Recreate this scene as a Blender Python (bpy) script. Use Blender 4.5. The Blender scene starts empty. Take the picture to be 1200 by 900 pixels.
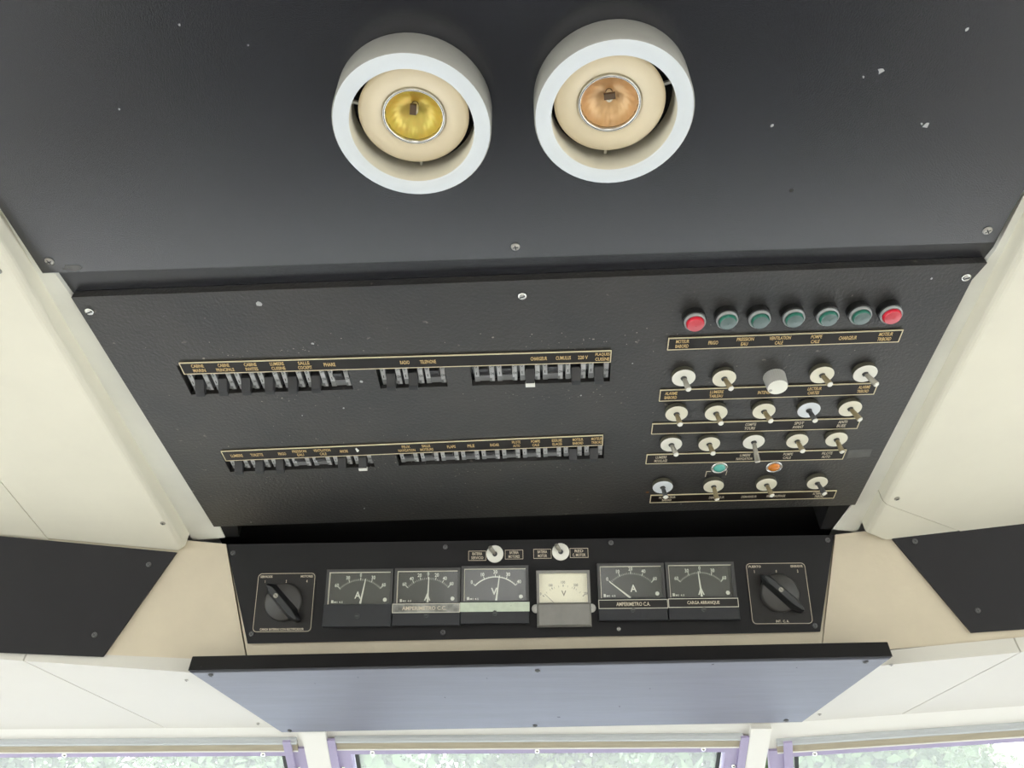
import bpy, bmesh, math, random
from mathutils import Matrix, Vector
random.seed(7)
scene = bpy.context.scene
COL = scene.collection
R = math.radians

# ------------------------------------------------------------------ camera
cam_d = bpy.data.cameras.new('camera')
cam_d.sensor_width = 36.0
cam_d.lens = 27.0
cam_d.clip_start = 0.01
cam = bpy.data.objects.new('camera', cam_d)
COL.objects.link(cam)
_r = Vector((0.99965201, 0.02620791, 0.00299929))       # camera right
_d = Vector((-0.01617708, 0.69887749, -0.71505842))     # camera down
_f = Vector((-0.02083632, 0.71476107, 0.69905826))      # viewing direction
mw = Matrix.Identity(4)
for i in range(3):
    mw[i][0] = _r[i]; mw[i][1] = -_d[i]; mw[i][2] = -_f[i]
mw[2][3] = 1.55
cam.matrix_world = mw
scene.camera = cam

# ------------------------------------------------------------------ light
world = bpy.data.worlds.new('overcast_sky')
scene.world = world
world.use_nodes = True
wn = world.node_tree
wn.nodes.clear()
wo = wn.nodes.new('ShaderNodeOutputWorld')
wb = wn.nodes.new('ShaderNodeBackground')
wb.inputs['Color'].default_value = (0.97, 0.98, 1.0, 1)
wb.inputs['Strength'].default_value = 2.2
wn.links.new(wb.outputs[0], wo.inputs[0])

vs = scene.view_settings
vs.view_transform = 'Standard'
vs.look = 'None'
vs.gamma = 1.0
vs.use_curve_mapping = False
vs.exposure = 1.25

# ------------------------------------------------------------------ materials
MATS = {}
def mat(name, col, rough=0.5, metal=0.0, spec=0.5, var=0.0, vscale=30.0, bump=0.0, bscale=200.0,
        speck=None, speck_scale=120.0, speck_th=0.72, coat=0.0, stretch=None, col2=None, bdist=0.001):
    m = bpy.data.materials.new(name)
    m.use_nodes = True
    nt = m.node_tree
    b = nt.nodes['Principled BSDF']
    b.inputs['Base Color'].default_value = (*col, 1)
    b.inputs['Roughness'].default_value = rough
    b.inputs['Metallic'].default_value = metal
    b.inputs['Specular IOR Level'].default_value = spec
    b.inputs['Coat Weight'].default_value = coat
    tc = nt.nodes.new('ShaderNodeTexCoord')
    src = tc.outputs['Object']
    if stretch:
        mp = nt.nodes.new('ShaderNodeMapping')
        mp.inputs['Scale'].default_value = stretch
        nt.links.new(src, mp.inputs['Vector'])
        src = mp.outputs[0]
    colout = None
    if var > 0 or col2:
        n = nt.nodes.new('ShaderNodeTexNoise')
        n.inputs['Scale'].default_value = vscale
        n.inputs['Detail'].default_value = 5
        n.inputs['Roughness'].default_value = 0.6
        nt.links.new(src, n.inputs['Vector'])
        r = nt.nodes.new('ShaderNodeValToRGB')
        r.color_ramp.elements[0].position = 0.3
        r.color_ramp.elements[1].position = 0.72
        c2 = col2 if col2 else tuple(min(1, c * (1 + var)) for c in col)
        c1 = col if col2 else tuple(c * (1 - var) for c in col)
        r.color_ramp.elements[0].color = (*c1, 1)
        r.color_ramp.elements[1].color = (*c2, 1)
        nt.links.new(n.outputs[0], r.inputs[0])
        colout = r.outputs[0]
    if speck:
        n2 = nt.nodes.new('ShaderNodeTexNoise')
        n2.inputs['Scale'].default_value = speck_scale
        n2.inputs['Detail'].default_value = 3
        nt.links.new(src, n2.inputs['Vector'])
        r2 = nt.nodes.new('ShaderNodeValToRGB')
        r2.color_ramp.elements[0].position = speck_th
        r2.color_ramp.elements[1].position = min(1, speck_th + 0.06)
        r2.color_ramp.elements[0].color = (0, 0, 0, 1)
        r2.color_ramp.elements[1].color = (1, 1, 1, 1)
        nt.links.new(n2.outputs[0], r2.inputs[0])
        mx = nt.nodes.new('ShaderNodeMix')
        mx.data_type = 'RGBA'
        nt.links.new(r2.outputs[0], mx.inputs[0])
        if colout: nt.links.new(colout, mx.inputs[6])
        else: mx.inputs[6].default_value = (*col, 1)
        mx.inputs[7].default_value = (*speck, 1)
        colout = mx.outputs[2]
    if colout:
        nt.links.new(colout, b.inputs['Base Color'])
    if bump > 0:
        n3 = nt.nodes.new('ShaderNodeTexNoise')
        n3.inputs['Scale'].default_value = bscale
        n3.inputs['Detail'].default_value = 4
        nt.links.new(src, n3.inputs['Vector'])
        bp = nt.nodes.new('ShaderNodeBump')
        bp.inputs['Strength'].default_value = bump
        bp.inputs['Distance'].default_value = bdist
        nt.links.new(n3.outputs[0], bp.inputs['Height'])
        nt.links.new(bp.outputs[0], b.inputs['Normal'])
    MATS[name] = m
    return m

def glass_mat(name, tint=(1, 1, 1), gloss=0.06, rough=0.02, haze=0.0):
    m = bpy.data.materials.new(name)
    m.use_nodes = True
    nt = m.node_tree
    nt.nodes.clear()
    out = nt.nodes.new('ShaderNodeOutputMaterial')
    tr = nt.nodes.new('ShaderNodeBsdfTransparent')
    tr.inputs[0].default_value = (*tint, 1)
    gl = nt.nodes.new('ShaderNodeBsdfGlossy')
    gl.inputs['Roughness'].default_value = rough
    mx = nt.nodes.new('ShaderNodeMixShader')
    mx.inputs[0].default_value = gloss
    nt.links.new(tr.outputs[0], mx.inputs[1])
    nt.links.new(gl.outputs[0], mx.inputs[2])
    last = mx
    if haze:
        df = nt.nodes.new('ShaderNodeBsdfTranslucent')
        df.inputs[0].default_value = (0.95, 0.97, 1.0, 1)
        m2 = nt.nodes.new('ShaderNodeMixShader')
        m2.inputs[0].default_value = haze
        nt.links.new(mx.outputs[0], m2.inputs[1])
        nt.links.new(df.outputs[0], m2.inputs[2])
        last = m2
    nt.links.new(last.outputs[0], out.inputs[0])
    MATS[name] = m
    return m

mat('black_vinyl', (0.022, 0.0225, 0.029), 0.27, spec=1.0, var=0.18, vscale=7, bump=0.12, bscale=900)
mat('black_leatherette', (0.024, 0.024, 0.025), 0.42, spec=0.62, col2=(0.040, 0.036, 0.033), vscale=11, bump=0.7, bscale=330,
    speck=(0.13, 0.115, 0.10), speck_scale=110, speck_th=0.70)
mat('black_laminate', (0.008, 0.0072, 0.008), 0.5, spec=0.25, var=0.2, vscale=12, speck=(0.09, 0.085, 0.08), speck_scale=150, speck_th=0.76)
mat('dark_side_vinyl', (0.0135, 0.0125, 0.0145), 0.55, spec=0.3, var=0.12, vscale=8)
mat('visor_vinyl', (0.038, 0.040, 0.056), 0.34, spec=0.75, var=0.25, vscale=6, bump=0.10, bscale=7, stretch=(1, 7, 7), bdist=0.003)
mat('cavity_black', (0.012, 0.012, 0.013), 0.7, spec=0.2)
mat('cream_panel', (0.78, 0.74, 0.62), 0.55, spec=0.35, var=0.035, vscale=9, bump=0.05, bscale=250)
mat('shelf_cream', (0.84, 0.83, 0.76), 0.5, spec=0.35, var=0.05, vscale=14)
mat('cream_vinyl', (0.60, 0.525, 0.40), 0.6, spec=0.3, var=0.07, vscale=10, bump=0.35, bscale=28, bdist=0.003)
mat('white_panel', (0.66, 0.635, 0.58), 0.5, spec=0.35, var=0.02, vscale=8)
mat('white_paint', (0.82, 0.80, 0.75), 0.45)
mat('gold_print', (0.66, 0.46, 0.20), 0.5, spec=0.4)
mat('gold_edge', (0.72, 0.62, 0.42), 0.4, spec=0.5)
mat('cream_print', (0.60, 0.52, 0.40), 0.55)
mat('strip_brown', (0.010, 0.007, 0.006), 0.4, spec=0.3, var=0.3, vscale=25)
mat('silver_edge', (0.70, 0.66, 0.55), 0.4, spec=0.5)
mat('breaker_grey', (0.20, 0.20, 0.205), 0.5, var=0.15, vscale=60)
mat('breaker_handle', (0.030, 0.030, 0.033), 0.4)
mat('sticker_grey', (0.50, 0.50, 0.51), 0.6, var=0.15, vscale=150)
mat('ink', (0.03, 0.03, 0.03), 0.6)
mat('paint_white', (0.85, 0.84, 0.80), 0.6)
mat('ivory_plastic', (0.78, 0.74, 0.60), 0.4, var=0.03, vscale=80)
mat('cool_white_plastic', (0.72, 0.75, 0.78), 0.4)
mat('warm_white_plastic', (0.80, 0.78, 0.70), 0.4)
mat('disc_side', (0.085, 0.078, 0.055), 0.6)
mat('lever_brass', (0.24, 0.19, 0.10), 0.42, spec=0.5, var=0.2, vscale=150)
mat('lever_dark', (0.05, 0.05, 0.05), 0.4)
mat('lever_steel', (0.34, 0.32, 0.27), 0.4, metal=0.4)
mat('lever_tip', (0.82, 0.80, 0.74), 0.4)  # white stands in for the bright reflection on the lever end
mat('knob_grey', (0.42, 0.41, 0.38), 0.55)
mat('bezel_black', (0.010, 0.010, 0.010), 0.35)
mat('bezel_steel', (0.36, 0.37, 0.37), 0.35, metal=0.5)
mat('lens_red', (0.70, 0.015, 0.04), 0.30, coat=0.5)
mat('lens_green', (0.02, 0.16, 0.11), 0.28, coat=0.6)
mat('lens_red_top', (0.58, 0.07, 0.09), 0.45, coat=0.4)  # lens red paled by the sky reflection on its front
mat('lens_green_top', (0.12, 0.17, 0.165), 0.45, coat=0.4)  # lens green greyed by the sky reflection on its front
mat('jewel_teal', (0.10, 0.45, 0.38), 0.2, coat=0.6)
mat('jewel_amber', (0.62, 0.20, 0.02), 0.2, coat=0.6)
mat('chrome', (0.72, 0.72, 0.70), 0.18, metal=1.0)
mat('screw_steel', (0.50, 0.48, 0.44), 0.35, metal=0.8)
mat('screw_dull', (0.12, 0.12, 0.12), 0.5, metal=0.3)
mat('screw_slot', (0.03, 0.03, 0.03), 0.6)
mat('rust', (0.22, 0.10, 0.04), 0.8)
mat('scuff', (0.42, 0.42, 0.42), 0.7)
mat('dust', (0.26, 0.24, 0.21), 0.9)
mat('residue', (0.09, 0.088, 0.085), 0.4, var=0.3, vscale=40)
mat('lamp_white', (0.73, 0.76, 0.79), 0.4, var=0.02, vscale=40)
mat('lamp_side', (0.33, 0.32, 0.29), 0.5, var=0.08, vscale=30)  # white housing darkened, the shadow on its side is in the colour
mat('lamp_inner', (0.70, 0.65, 0.53), 0.5, var=0.05, vscale=40)
mat('lamp_insert', (0.82, 0.70, 0.50), 0.45, var=0.03, vscale=40, speck=(0.35, 0.22, 0.10), speck_scale=160, speck_th=0.78)
mat('reflector_yellow', (0.74, 0.66, 0.16), 0.30, metal=0.5, col2=(0.85, 0.58, 0.16), vscale=60)
mat('reflector_amber', (0.78, 0.50, 0.24), 0.32, metal=0.45, col2=(0.85, 0.58, 0.34), vscale=60)
mat('capsule_glass', (0.85, 0.80, 0.68), 0.15, spec=0.8)
mat('capsule_dark', (0.10, 0.06, 0.03), 0.4)
mat('gauge_frame', (0.040, 0.039, 0.037), 0.4)
mat('gauge_cover', (0.015, 0.016, 0.019), 0.45, spec=0.4, var=0.12, vscale=60)
mat('gauge_dial', (0.046, 0.044, 0.039), 0.5)  # grey includes the haze of the glass; the dial itself is darker
mat('dial_print', (0.80, 0.78, 0.70), 0.5)
mat('voltmeter_dial', (0.93, 0.84, 0.64), 0.5, var=0.03, vscale=60)
mat('voltmeter_frame', (0.20, 0.19, 0.17), 0.35, var=0.1, vscale=50)
mat('voltmeter_print', (0.30, 0.25, 0.17), 0.5)
mat('plate_brown', (0.014, 0.012, 0.011), 0.45, spec=0.3)
mat('knob_black', (0.016, 0.017, 0.018), 0.36)
mat('knob_base', (0.045, 0.042, 0.039), 0.45)
mat('tape_green', (0.52, 0.58, 0.46), 0.45, var=0.10, vscale=120, speck=(0.06, 0.06, 0.05), speck_scale=220, speck_th=0.74)
mat('tape_worn', (0.040, 0.037, 0.033), 0.4, col2=(0.46, 0.46, 0.42), vscale=45)
mat('purple_frame', (0.38, 0.33, 0.50), 0.4, var=0.06, vscale=20)
mat('gutter_plastic', (0.46, 0.48, 0.49), 0.2, spec=0.9)
mat('gutter_beige', (0.42, 0.37, 0.27), 0.5, var=0.12, vscale=30, stretch=(1, 8, 8))
mat('seal_black', (0.02, 0.025, 0.022), 0.5)
mat('deck', (0.68, 0.64, 0.58), 0.5, var=0.05, vscale=4)
mat('foredeck', (0.66, 0.72, 0.88), 0.45)  # blue of the sky put into the deck colour, mirrored by the soffit board
mat('dash_grey', (0.55, 0.55, 0.54), 0.6)
mat('quay', (0.58, 0.57, 0.55), 0.9, var=0.1, vscale=3)
mat('grass', (0.20, 0.27, 0.10), 0.9, var=0.2, vscale=3)
mat('leaves_green', (0.075, 0.125, 0.05), 0.55, spec=0.5, var=0.3, vscale=1.2)
mat('leaves_pale', (0.12, 0.165, 0.07), 0.55, spec=0.5, var=0.3, vscale=1.2)
mat('bark', (0.16, 0.13, 0.10), 0.9, var=0.2, vscale=10)
glass_mat('window_glass', (0.97, 1.0, 0.98), 0.05, 0.02, 0.07)
glass_mat('dial_glass', (0.96, 0.97, 0.96), 0.035, 0.15)

# ------------------------------------------------------------------ mesh helpers
class MB:
    def __init__(s): s.v = []; s.f = []; s.sm = []; s.mi = []
    def add(s, vs_, fs, smooth=False, mi=0):
        o = len(s.v)
        s.v += [tuple(p) for p in vs_]
        for f in fs:
            s.f.append([o + i for i in f]); s.sm.append(smooth); s.mi.append(mi)
        return s
    def box(s, x0, x1, y0, y1, z0, z1, mi=0):
        return s.prism([(x0, y0), (x1, y0), (x1, y1), (x0, y1)], z0, z1, mi)
    def bevbox(s, x0, x1, y0, y1, z0, z1, b):
        """box whose upper (z1) rim is chamfered by b"""
        p0 = [(x0, y0), (x1, y0), (x1, y1), (x0, y1)]
        p1 = [(x0 + b, y0 + b), (x1 - b, y0 + b), (x1 - b, y1 - b), (x0 + b, y1 - b)]
        return s.loft([(p0, z0), (p0, z1 - b), (p1, z1)])
    def loft(s, rings, smooth=False):
        n = len(rings[0][0]); vs_ = []
        for pts, z in rings: vs_ += [(x, y, z) for x, y in pts]
        fs = [list(range(n))[::-1]]
        for k in range(len(rings) - 1):
            for i in range(n):
                j = (i + 1) % n
                fs.append([k * n + i, k * n + j, (k + 1) * n + j, (k + 1) * n + i])
        fs.append([(len(rings) - 1) * n + i for i in range(n)])
        return s.add(vs_, fs, smooth)
    def prism(s, pts, z0, z1, mi=0):
        n = len(pts)
        vs_ = [(x, y, z0) for x, y in pts] + [(x, y, z1) for x, y in pts]
        fs = [list(range(n))[::-1], list(range(n, 2 * n))]
        for i in range(n):
            j = (i + 1) % n
            fs.append([i, j, n + j, n + i])
        return s.add(vs_, fs, False, mi)
    def lathe(s, prof, seg=32, cx=0, cy=0, closed=False, smooth=True, mi=0, rfun=None):
        """profile of (radius, z) turned about z"""
        vs_ = []; n = len(prof)
        for r, z in prof:
            for k in range(seg):
                a = 2 * math.pi * k / seg
                rr = r * (rfun(a, r) if rfun else 1)
                vs_.append((cx + rr * math.cos(a), cy + rr * math.sin(a), z))
        fs = []
        rng = range(n) if closed else range(n - 1)
        for i in rng:
            i2 = (i + 1) % n
            for k in range(seg):
                k2 = (k + 1) % seg
                fs.append([i * seg + k, i * seg + k2, i2 * seg + k2, i2 * seg + k])
        s.add(vs_, fs, smooth, mi)
        return s
    def cap(s, r, z, seg=32, cx=0, cy=0, mi=0):
        return s.add([(cx + r * math.cos(2 * math.pi * k / seg), cy + r * math.sin(2 * math.pi * k / seg), z) for k in range(seg)], [list(range(seg))], False, mi)
    def cyl(s, r, z0, z1, seg=24, cx=0, cy=0, bev=0.0):
        s.cap(r, z0, seg, cx, cy)
        if bev: s.lathe([(r, z0), (r, z1 - bev), (r - bev, z1)], seg, cx, cy, smooth=False); s.cap(r - bev, z1, seg, cx, cy)
        else: s.lathe([(r, z0), (r, z1)], seg, cx, cy, smooth=False); s.cap(r, z1, seg, cx, cy)
        return s
    def rod(s, p0, p1, r0, r1, seg=12):
        p0 = Vector(p0); p1 = Vector(p1)
        d = (p1 - p0).normalized()
        a = d.orthogonal().normalized(); b = d.cross(a)
        vs_ = []
        for p, r in ((p0, r0), (p1, r1)):
            for k in range(seg):
                t = 2 * math.pi * k / seg
                vs_.append(p + a * r * math.cos(t) + b * r * math.sin(t))
        fs = [[k, (k + 1) % seg, seg + (k + 1) % seg, seg + k] for k in range(seg)]
        s.add(vs_, fs, True)
        s.add(vs_[:seg], [list(range(seg))[::-1]]); s.add(vs_[seg:], [list(range(seg))])
        return s
    def mesh(s, name, mats, fix=True):
        me = bpy.data.meshes.new(name)
        me.from_pydata(s.v, [], s.f)
        for i, p in enumerate(me.polygons):
            p.use_smooth = s.sm[i]; p.material_index = s.mi[i]
        if isinstance(mats, str): mats = [mats]
        for m in mats: me.materials.append(MATS[m])
        if fix:
            bm = bmesh.new(); bm.from_mesh(me)
            bmesh.ops.remove_doubles(bm, verts=bm.verts, dist=1e-6)
            bmesh.ops.recalc_face_normals(bm, faces=bm.faces)
            bm.to_mesh(me); bm.free()
        return me
    def build(s, name, mats, parent=None, fix=True):
        return link(name, s.mesh(name, mats, fix), parent)

def link(name, data, parent=None):
    o = bpy.data.objects.new(name, data)
    COL.objects.link(o)
    o.parent = parent
    return o

def tag(o, label, cat, group=None):
    o['label'] = label; o['category'] = cat
    if group: o['group'] = group
    return o

def struct(o):
    o['kind'] = 'structure'
    return o

def frame(o, u, v):
    u = Vector(u).normalized(); v = Vector(v)
    v = (v - u * v.dot(u)).normalized(); n = u.cross(v)
    m = Matrix.Identity(4)
    for i in range(3):
        m[i][0] = u[i]; m[i][1] = v[i]; m[i][2] = n[i]; m[i][3] = o[i]
    return m

def thing(name, M, label, cat, group=None):
    o = link(name, None)
    o.empty_display_size = 0.02
    o.matrix_world = M
    return tag(o, label, cat, group)

T = lambda x, y, z=0.0: Matrix.Translation((x, y, z))
RZ = lambda a: Matrix.Rotation(a, 4, 'Z')

# text as flat meshes, cached per string
_txt = {}
def text_raw(s):
    if s in _txt: return _txt[s]
    c = bpy.data.curves.new('lettering', 'FONT')
    c.body = s; c.align_x = 'CENTER'; c.align_y = 'CENTER'; c.resolution_u = 2
    c.size = 1.0
    c.offset = 0.018
    ob = bpy.data.objects.new('lettering_tmp', c)
    COL.objects.link(ob)
    dg = bpy.context.evaluated_depsgraph_get()
    me = ob.evaluated_get(dg).to_mesh()
    vs_ = [tuple(v.co) for v in me.vertices]
    fs = [list(p.vertices) for p in me.polygons]
    ob.evaluated_get(dg).to_mesh_clear()
    bpy.data.objects.remove(ob); bpy.data.curves.remove(c)
    x0 = min(v[0] for v in vs_); x1 = max(v[0] for v in vs_)
    y0 = min(v[1] for v in vs_); y1 = max(v[1] for v in vs_)
    vs_ = [((v[0] - (x0 + x1) / 2), (v[1] - (y0 + y1) / 2), 0) for v in vs_]
    _txt[s] = (vs_, fs, x1 - x0, y1 - y0)
    return _txt[s]

def put_text(mb, s, x, y, z, h, w=None, rot=0.0, cond=0.72):
    """adds letters of cap height h centred at x,y; w = total width"""
    vs_, fs, tw, th = text_raw(s)
    ky = h / th if th > 0 else 1
    kx = (w / tw) if w else ky * cond
    c, si = math.cos(rot), math.sin(rot)
    out = []
    for v in vs_:
        a, b = v[0] * kx, v[1] * ky
        out.append((x + a * c - b * si, y + a * si + b * c, z))
    mb.add(out, fs)

def lettering(lines, parent, mat_, x, y, z, h, w=None, gap=1.45, name='lettering', rot=0.0, cond=0.72):
    mb = MB()
    n = len(lines)
    for i, s in enumerate(lines):
        yy = y + ((n - 1) / 2 - i) * h * gap
        put_text(mb, s, x, yy, z, h, (w[i] if isinstance(w, (list, tuple)) else w), rot, cond)
    return mb.build(name, mat_, parent, fix=False)

def ring_border(mb, x0, x1, y0, y1, z0, z1, w):
    mb.box(x0, x1, y1 - w, y1, z0, z1); mb.box(x0, x1, y0, y0 + w, z0, z1)
    mb.box(x0, x0 + w, y0 + w, y1 - w, z0, z1); mb.box(x1 - w, x1, y0 + w, y1 - w, z0, z1)

# screw as part: head + slot (shared meshes)
def screw_meshes(r, m, slot='cross'):
    a = MB(); a.cap(r, 0.0, 14); a.lathe([(r, 0), (r * 0.95, r * 0.25), (r * 0.6, r * 0.42)], 14); a.cap(r * 0.6, r * 0.42, 14)
    b = MB(); z = r * 0.46
    b.box(-r * 0.62, r * 0.62, -r * 0.12, r * 0.12, r * 0.3, z)
    if slot == 'cross': b.box(-r * 0.12, r * 0.12, -r * 0.62, r * 0.62, r * 0.3, z + r * 0.02)
    return a.mesh('screw', m), b.mesh('screw_slot', 'screw_slot')
SCREW = {
    'panel': screw_meshes(0.0036, 'screw_steel', 'cross'),
    'slotted': screw_meshes(0.0040, 'chrome', 'slot'),
    'dull': screw_meshes(0.0030, 'screw_dull', 'cross'),
    'brass': screw_meshes(0.0030, 'lever_steel', 'cross'),
    'small': screw_meshes(0.0023, 'screw_steel', 'cross'),
}
def screw(parent, x, y, z=0.0, kind='panel', rot=0.4):
    a, b = SCREW[kind]
    o = link('screw', a, parent); o.location = (x, y, z); o.rotation_euler = (0, 0, rot)
    s = link('screw_slot', b, o)
    return o

# ------------------------------------------------------------------ planes of the overhead console
ZC = 2.05
FB = frame((0, 0, ZC), (1, 0, 0), (0, -1, 0))                 # horizontal switch panel, seen from below
ta = R(4.5)
FA = frame((0, 0.37, 2.053), (1, 0, 0), (0, -math.cos(ta), -math.sin(ta)))  # lamp panel, slightly tilted
lc = R(23.5)
FC = frame((0, 0.772, 2.05), (1, 0, 0), (0, -math.sin(lc), math.cos(lc)))   # instrument panel leaning to the helm
def side_frame(o, az):
    b = R(az)
    h = Vector((math.sin(b), -math.cos(b), 0))
    return frame(o, (math.cos(b), math.sin(b), 0), h * math.sin(lc) + Vector((0, 0, math.cos(lc))))
FL = side_frame((-0.3540, 0.7803, 2.0287), 11.5)
FR = side_frame((0.3480, 0.7794, 2.0300), -11.5)
rk = R(20)
def screen_frame(o, az):
    b = R(az)
    fwd = Vector((-math.sin(b), math.cos(b), 0))
    up = -fwd * math.cos(rk) + Vector((0, 0, math.sin(rk)))
    return frame(o, (math.cos(b), math.sin(b), 0), up)
FW = screen_frame((0, 0.985, 1.912), 0)

def solid(name, M, pts, n0, n1, m, parent=None, holes=None):
    mb = MB(); mb.prism(pts, n0, n1)
    o = mb.build(name, m, parent)
    if parent is None: o.matrix_world = M
    return o

# ------------------------------------------------------------------ the setting
# black ceiling ground above the console and the dark slot between the two console panels
struct(solid('ceiling', FB, [(-0.402, -0.722), (0.381, -0.700), (0.381, 1.0), (-0.402, 1.0)], -0.045, -0.0085, 'black_vinyl'))
slot_roof = MB()
slot_roof.prism([(-0.40, -0.86), (0.38, -0.86), (0.38, -0.69), (-0.40, -0.71)], -0.065, -0.047)
struct(slot_roof.build('trim_1', 'cavity_black')).matrix_world = FB
# flat cream shelves beside the black panels (their inner end runs diagonally to the instrument panel)
struct(solid('trim_2', FB, [(-0.4015, -0.773), (-0.362, -0.768), (-0.3605, -0.735), (-0.3775, -0.416), (-0.3838, -0.4000), (-0.3872, -0.372), (-0.3865, 1.0), (-0.4015, 1.0)], -0.014, -0.0045, 'shelf_cream'))
struct(solid('trim_3', FB, [(0.381, -0.773), (0.381, 1.0), (0.3735, 1.0), (0.3735, -0.372), (0.3708, -0.3830), (0.3650, -0.400), (0.361, -0.712), (0.352, -0.766)], -0.014, -0.0045, 'shelf_cream'))
# black end blocks closing the slot
struct(solid('trim_4', FB, [(-0.3625, -0.768), (-0.3675, -0.738), (-0.34, -0.740), (-0.345, -0.768)], -0.045, -0.006, 'cavity_black'))
struct(solid('trim_5', FB, [(0.352, -0.768), (0.361, -0.708), (0.335, -0.712), (0.338, -0.768)], -0.045, -0.006, 'cavity_black'))

def lipped_slab(name, z, pts, lip_edges, m, th=0.05, r=0.006):
    """ceiling slab seen from below whose listed edges are rounded"""
    bm = bmesh.new()
    lo = [bm.verts.new((x, y, z)) for x, y in pts]
    hi = [bm.verts.new((x, y, z + th)) for x, y in pts]
    n = len(pts)
    bm.faces.new(lo); bm.faces.new(hi[::-1])
    for i in range(n):
        j = (i + 1) % n
        bm.faces.new([lo[i], hi[i], hi[j], lo[j]])
    bm.edges.ensure_lookup_table()
    ed = []
    for i in lip_edges:
        e = bm.edges.get((lo[i], lo[(i + 1) % n]))
        if e: ed.append(e)
    bmesh.ops.recalc_face_normals(bm, faces=bm.faces)
    bmesh.ops.bevel(bm, geom=ed, offset=r, segments=4, affect='EDGES', profile=0.5)
    me = bpy.data.meshes.new(name); bm.to_mesh(me); bm.free()
    me.materials.append(MATS[m])
    o = link(name, me)
    return struct(o)

def yl(x): return 0.7675 + (x + 0.4116) * 0.2044 - 0.001     # foot of the left front wall at ceiling height
def yr(x): return 0.7615 - (x - 0.4096) * 0.2100 - 0.001
# left side: inner slab up to the seam and outer slab beyond it
wl = lipped_slab('ceiling_left', 2.034, [(-0.401, -0.95), (-0.401, 0.759), (-0.410, yl(-0.41)), (-0.5492, yl(-0.5492)), (-0.5492, -0.95)], [0, 1, 2], 'cream_panel')
wl2 = lipped_slab('ceiling_left_outer', 2.0345, [(-0.5508, -0.95), (-0.5508, yl(-0.5508)), (-1.30, yl(-1.30)), (-1.30, -0.95)], [], 'cream_panel')
wr = lipped_slab('ceiling_right', 2.036, [(0.380, -0.95), (1.30, -0.95), (1.30, yr(1.30)), (0.483, yr(0.483)), (0.380, 0.6895)], [4], 'cream_panel')
wr2 = lipped_slab('ceiling_right_corner', 2.0365, [(0.380, 0.6905), (0.482, yr(0.482) + 0.0005), (0.400, yr(0.400)), (0.380, 0.750)], [2, 3], 'cream_panel')
for o, pts in ((wl, [(-0.4034 - 0.004, 0.7066), (-0.4116 - 0.003, 0.3582)]), (wr, [(0.391, 0.6808)])):
    for x, y in pts:
        a, b = SCREW['brass']
        s = link('screw', a, o); s.location = (x, y, 2.034 if x < 0 else 2.036); s.rotation_euler = (math.pi, 0, 0.3)
        link('screw_slot', b, s)

# leaning front walls
struct(solid('wall_front', FC, [(-0.3605, -0.002), (-0.3215, -0.128), (0.3205, -0.128), (0.3545, -0.002)], -0.03, -0.0045, 'cream_vinyl'))
def cpt(M, p): return M.inverted() @ Vector(p)
def on_plane(M, x, z):
    """point of plane M with world x and z -> local u,v"""
    o = M.translation; n = M.col[2].to_3d()
    y = o.y - (n.x * (x - o.x) + n.z * (z - o.z)) / n.y
    l = cpt(M, (x, y, z)); return (l.x, l.y)
wfl = solid('wall_front_left', FL, [on_plane(FL, -0.3595, 2.0475), on_plane(FL, -0.410, 2.0475), on_plane(FL, -1.35, 2.0475), on_plane(FL, -1.35, 1.915), on_plane(FL, -0.3215, 1.928)][::-1], -0.03, 0.0, 'cream_vinyl')
wfr = solid('wall_front_right', FR, [on_plane(FR, 0.3540, 2.0495), on_plane(FR, 1.35, 2.0495), on_plane(FR, 1.35, 1.920), on_plane(FR, 0.3205, 1.932)], -0.03, 0.0, 'cream_vinyl')
struct(wfl); struct(wfr)

# soffit over the windscreen: three boards with seams; near edges show as a ledge under the walls
def gl(x): return 0.824 + (x + 0.385) * 0.190 - 0.006
def gr(x): return 0.819 - (x - 0.3947) * 0.2165 - 0.006
FZ = frame((0, 0, 1.914), (1, 0, 0), (0, -1, 0))
def soffit(name, pts, m='white_panel', dz=0.0):
    return struct(solid(name, FZ, [(x, -y) for x, y in pts], -0.016 - dz, 0.0, m))
soffit('trim_6', [(-1.35, gl(-1.35)), (-0.5498, gl(-0.5498)), (-0.4530, 1.002), (-1.35, 1.002)])
soffit('trim_7', [(-0.5482, gl(-0.5482)), (-0.36, gl(-0.36)), (-0.33, 0.818), (0.33, 0.812), (0.36, gr(0.36)), (0.5120, gr(0.5120)), (0.4300, 0.9835), (0.30, 1.006), (0.26, 0.990), (-0.255, 1.000), (-0.4515, 1.002)])
soffit('trim_8', [(0.5136, gr(0.5136)), (1.35, gr(1.35)), (1.35, 0.815), (0.4316, 0.983)])

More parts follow.
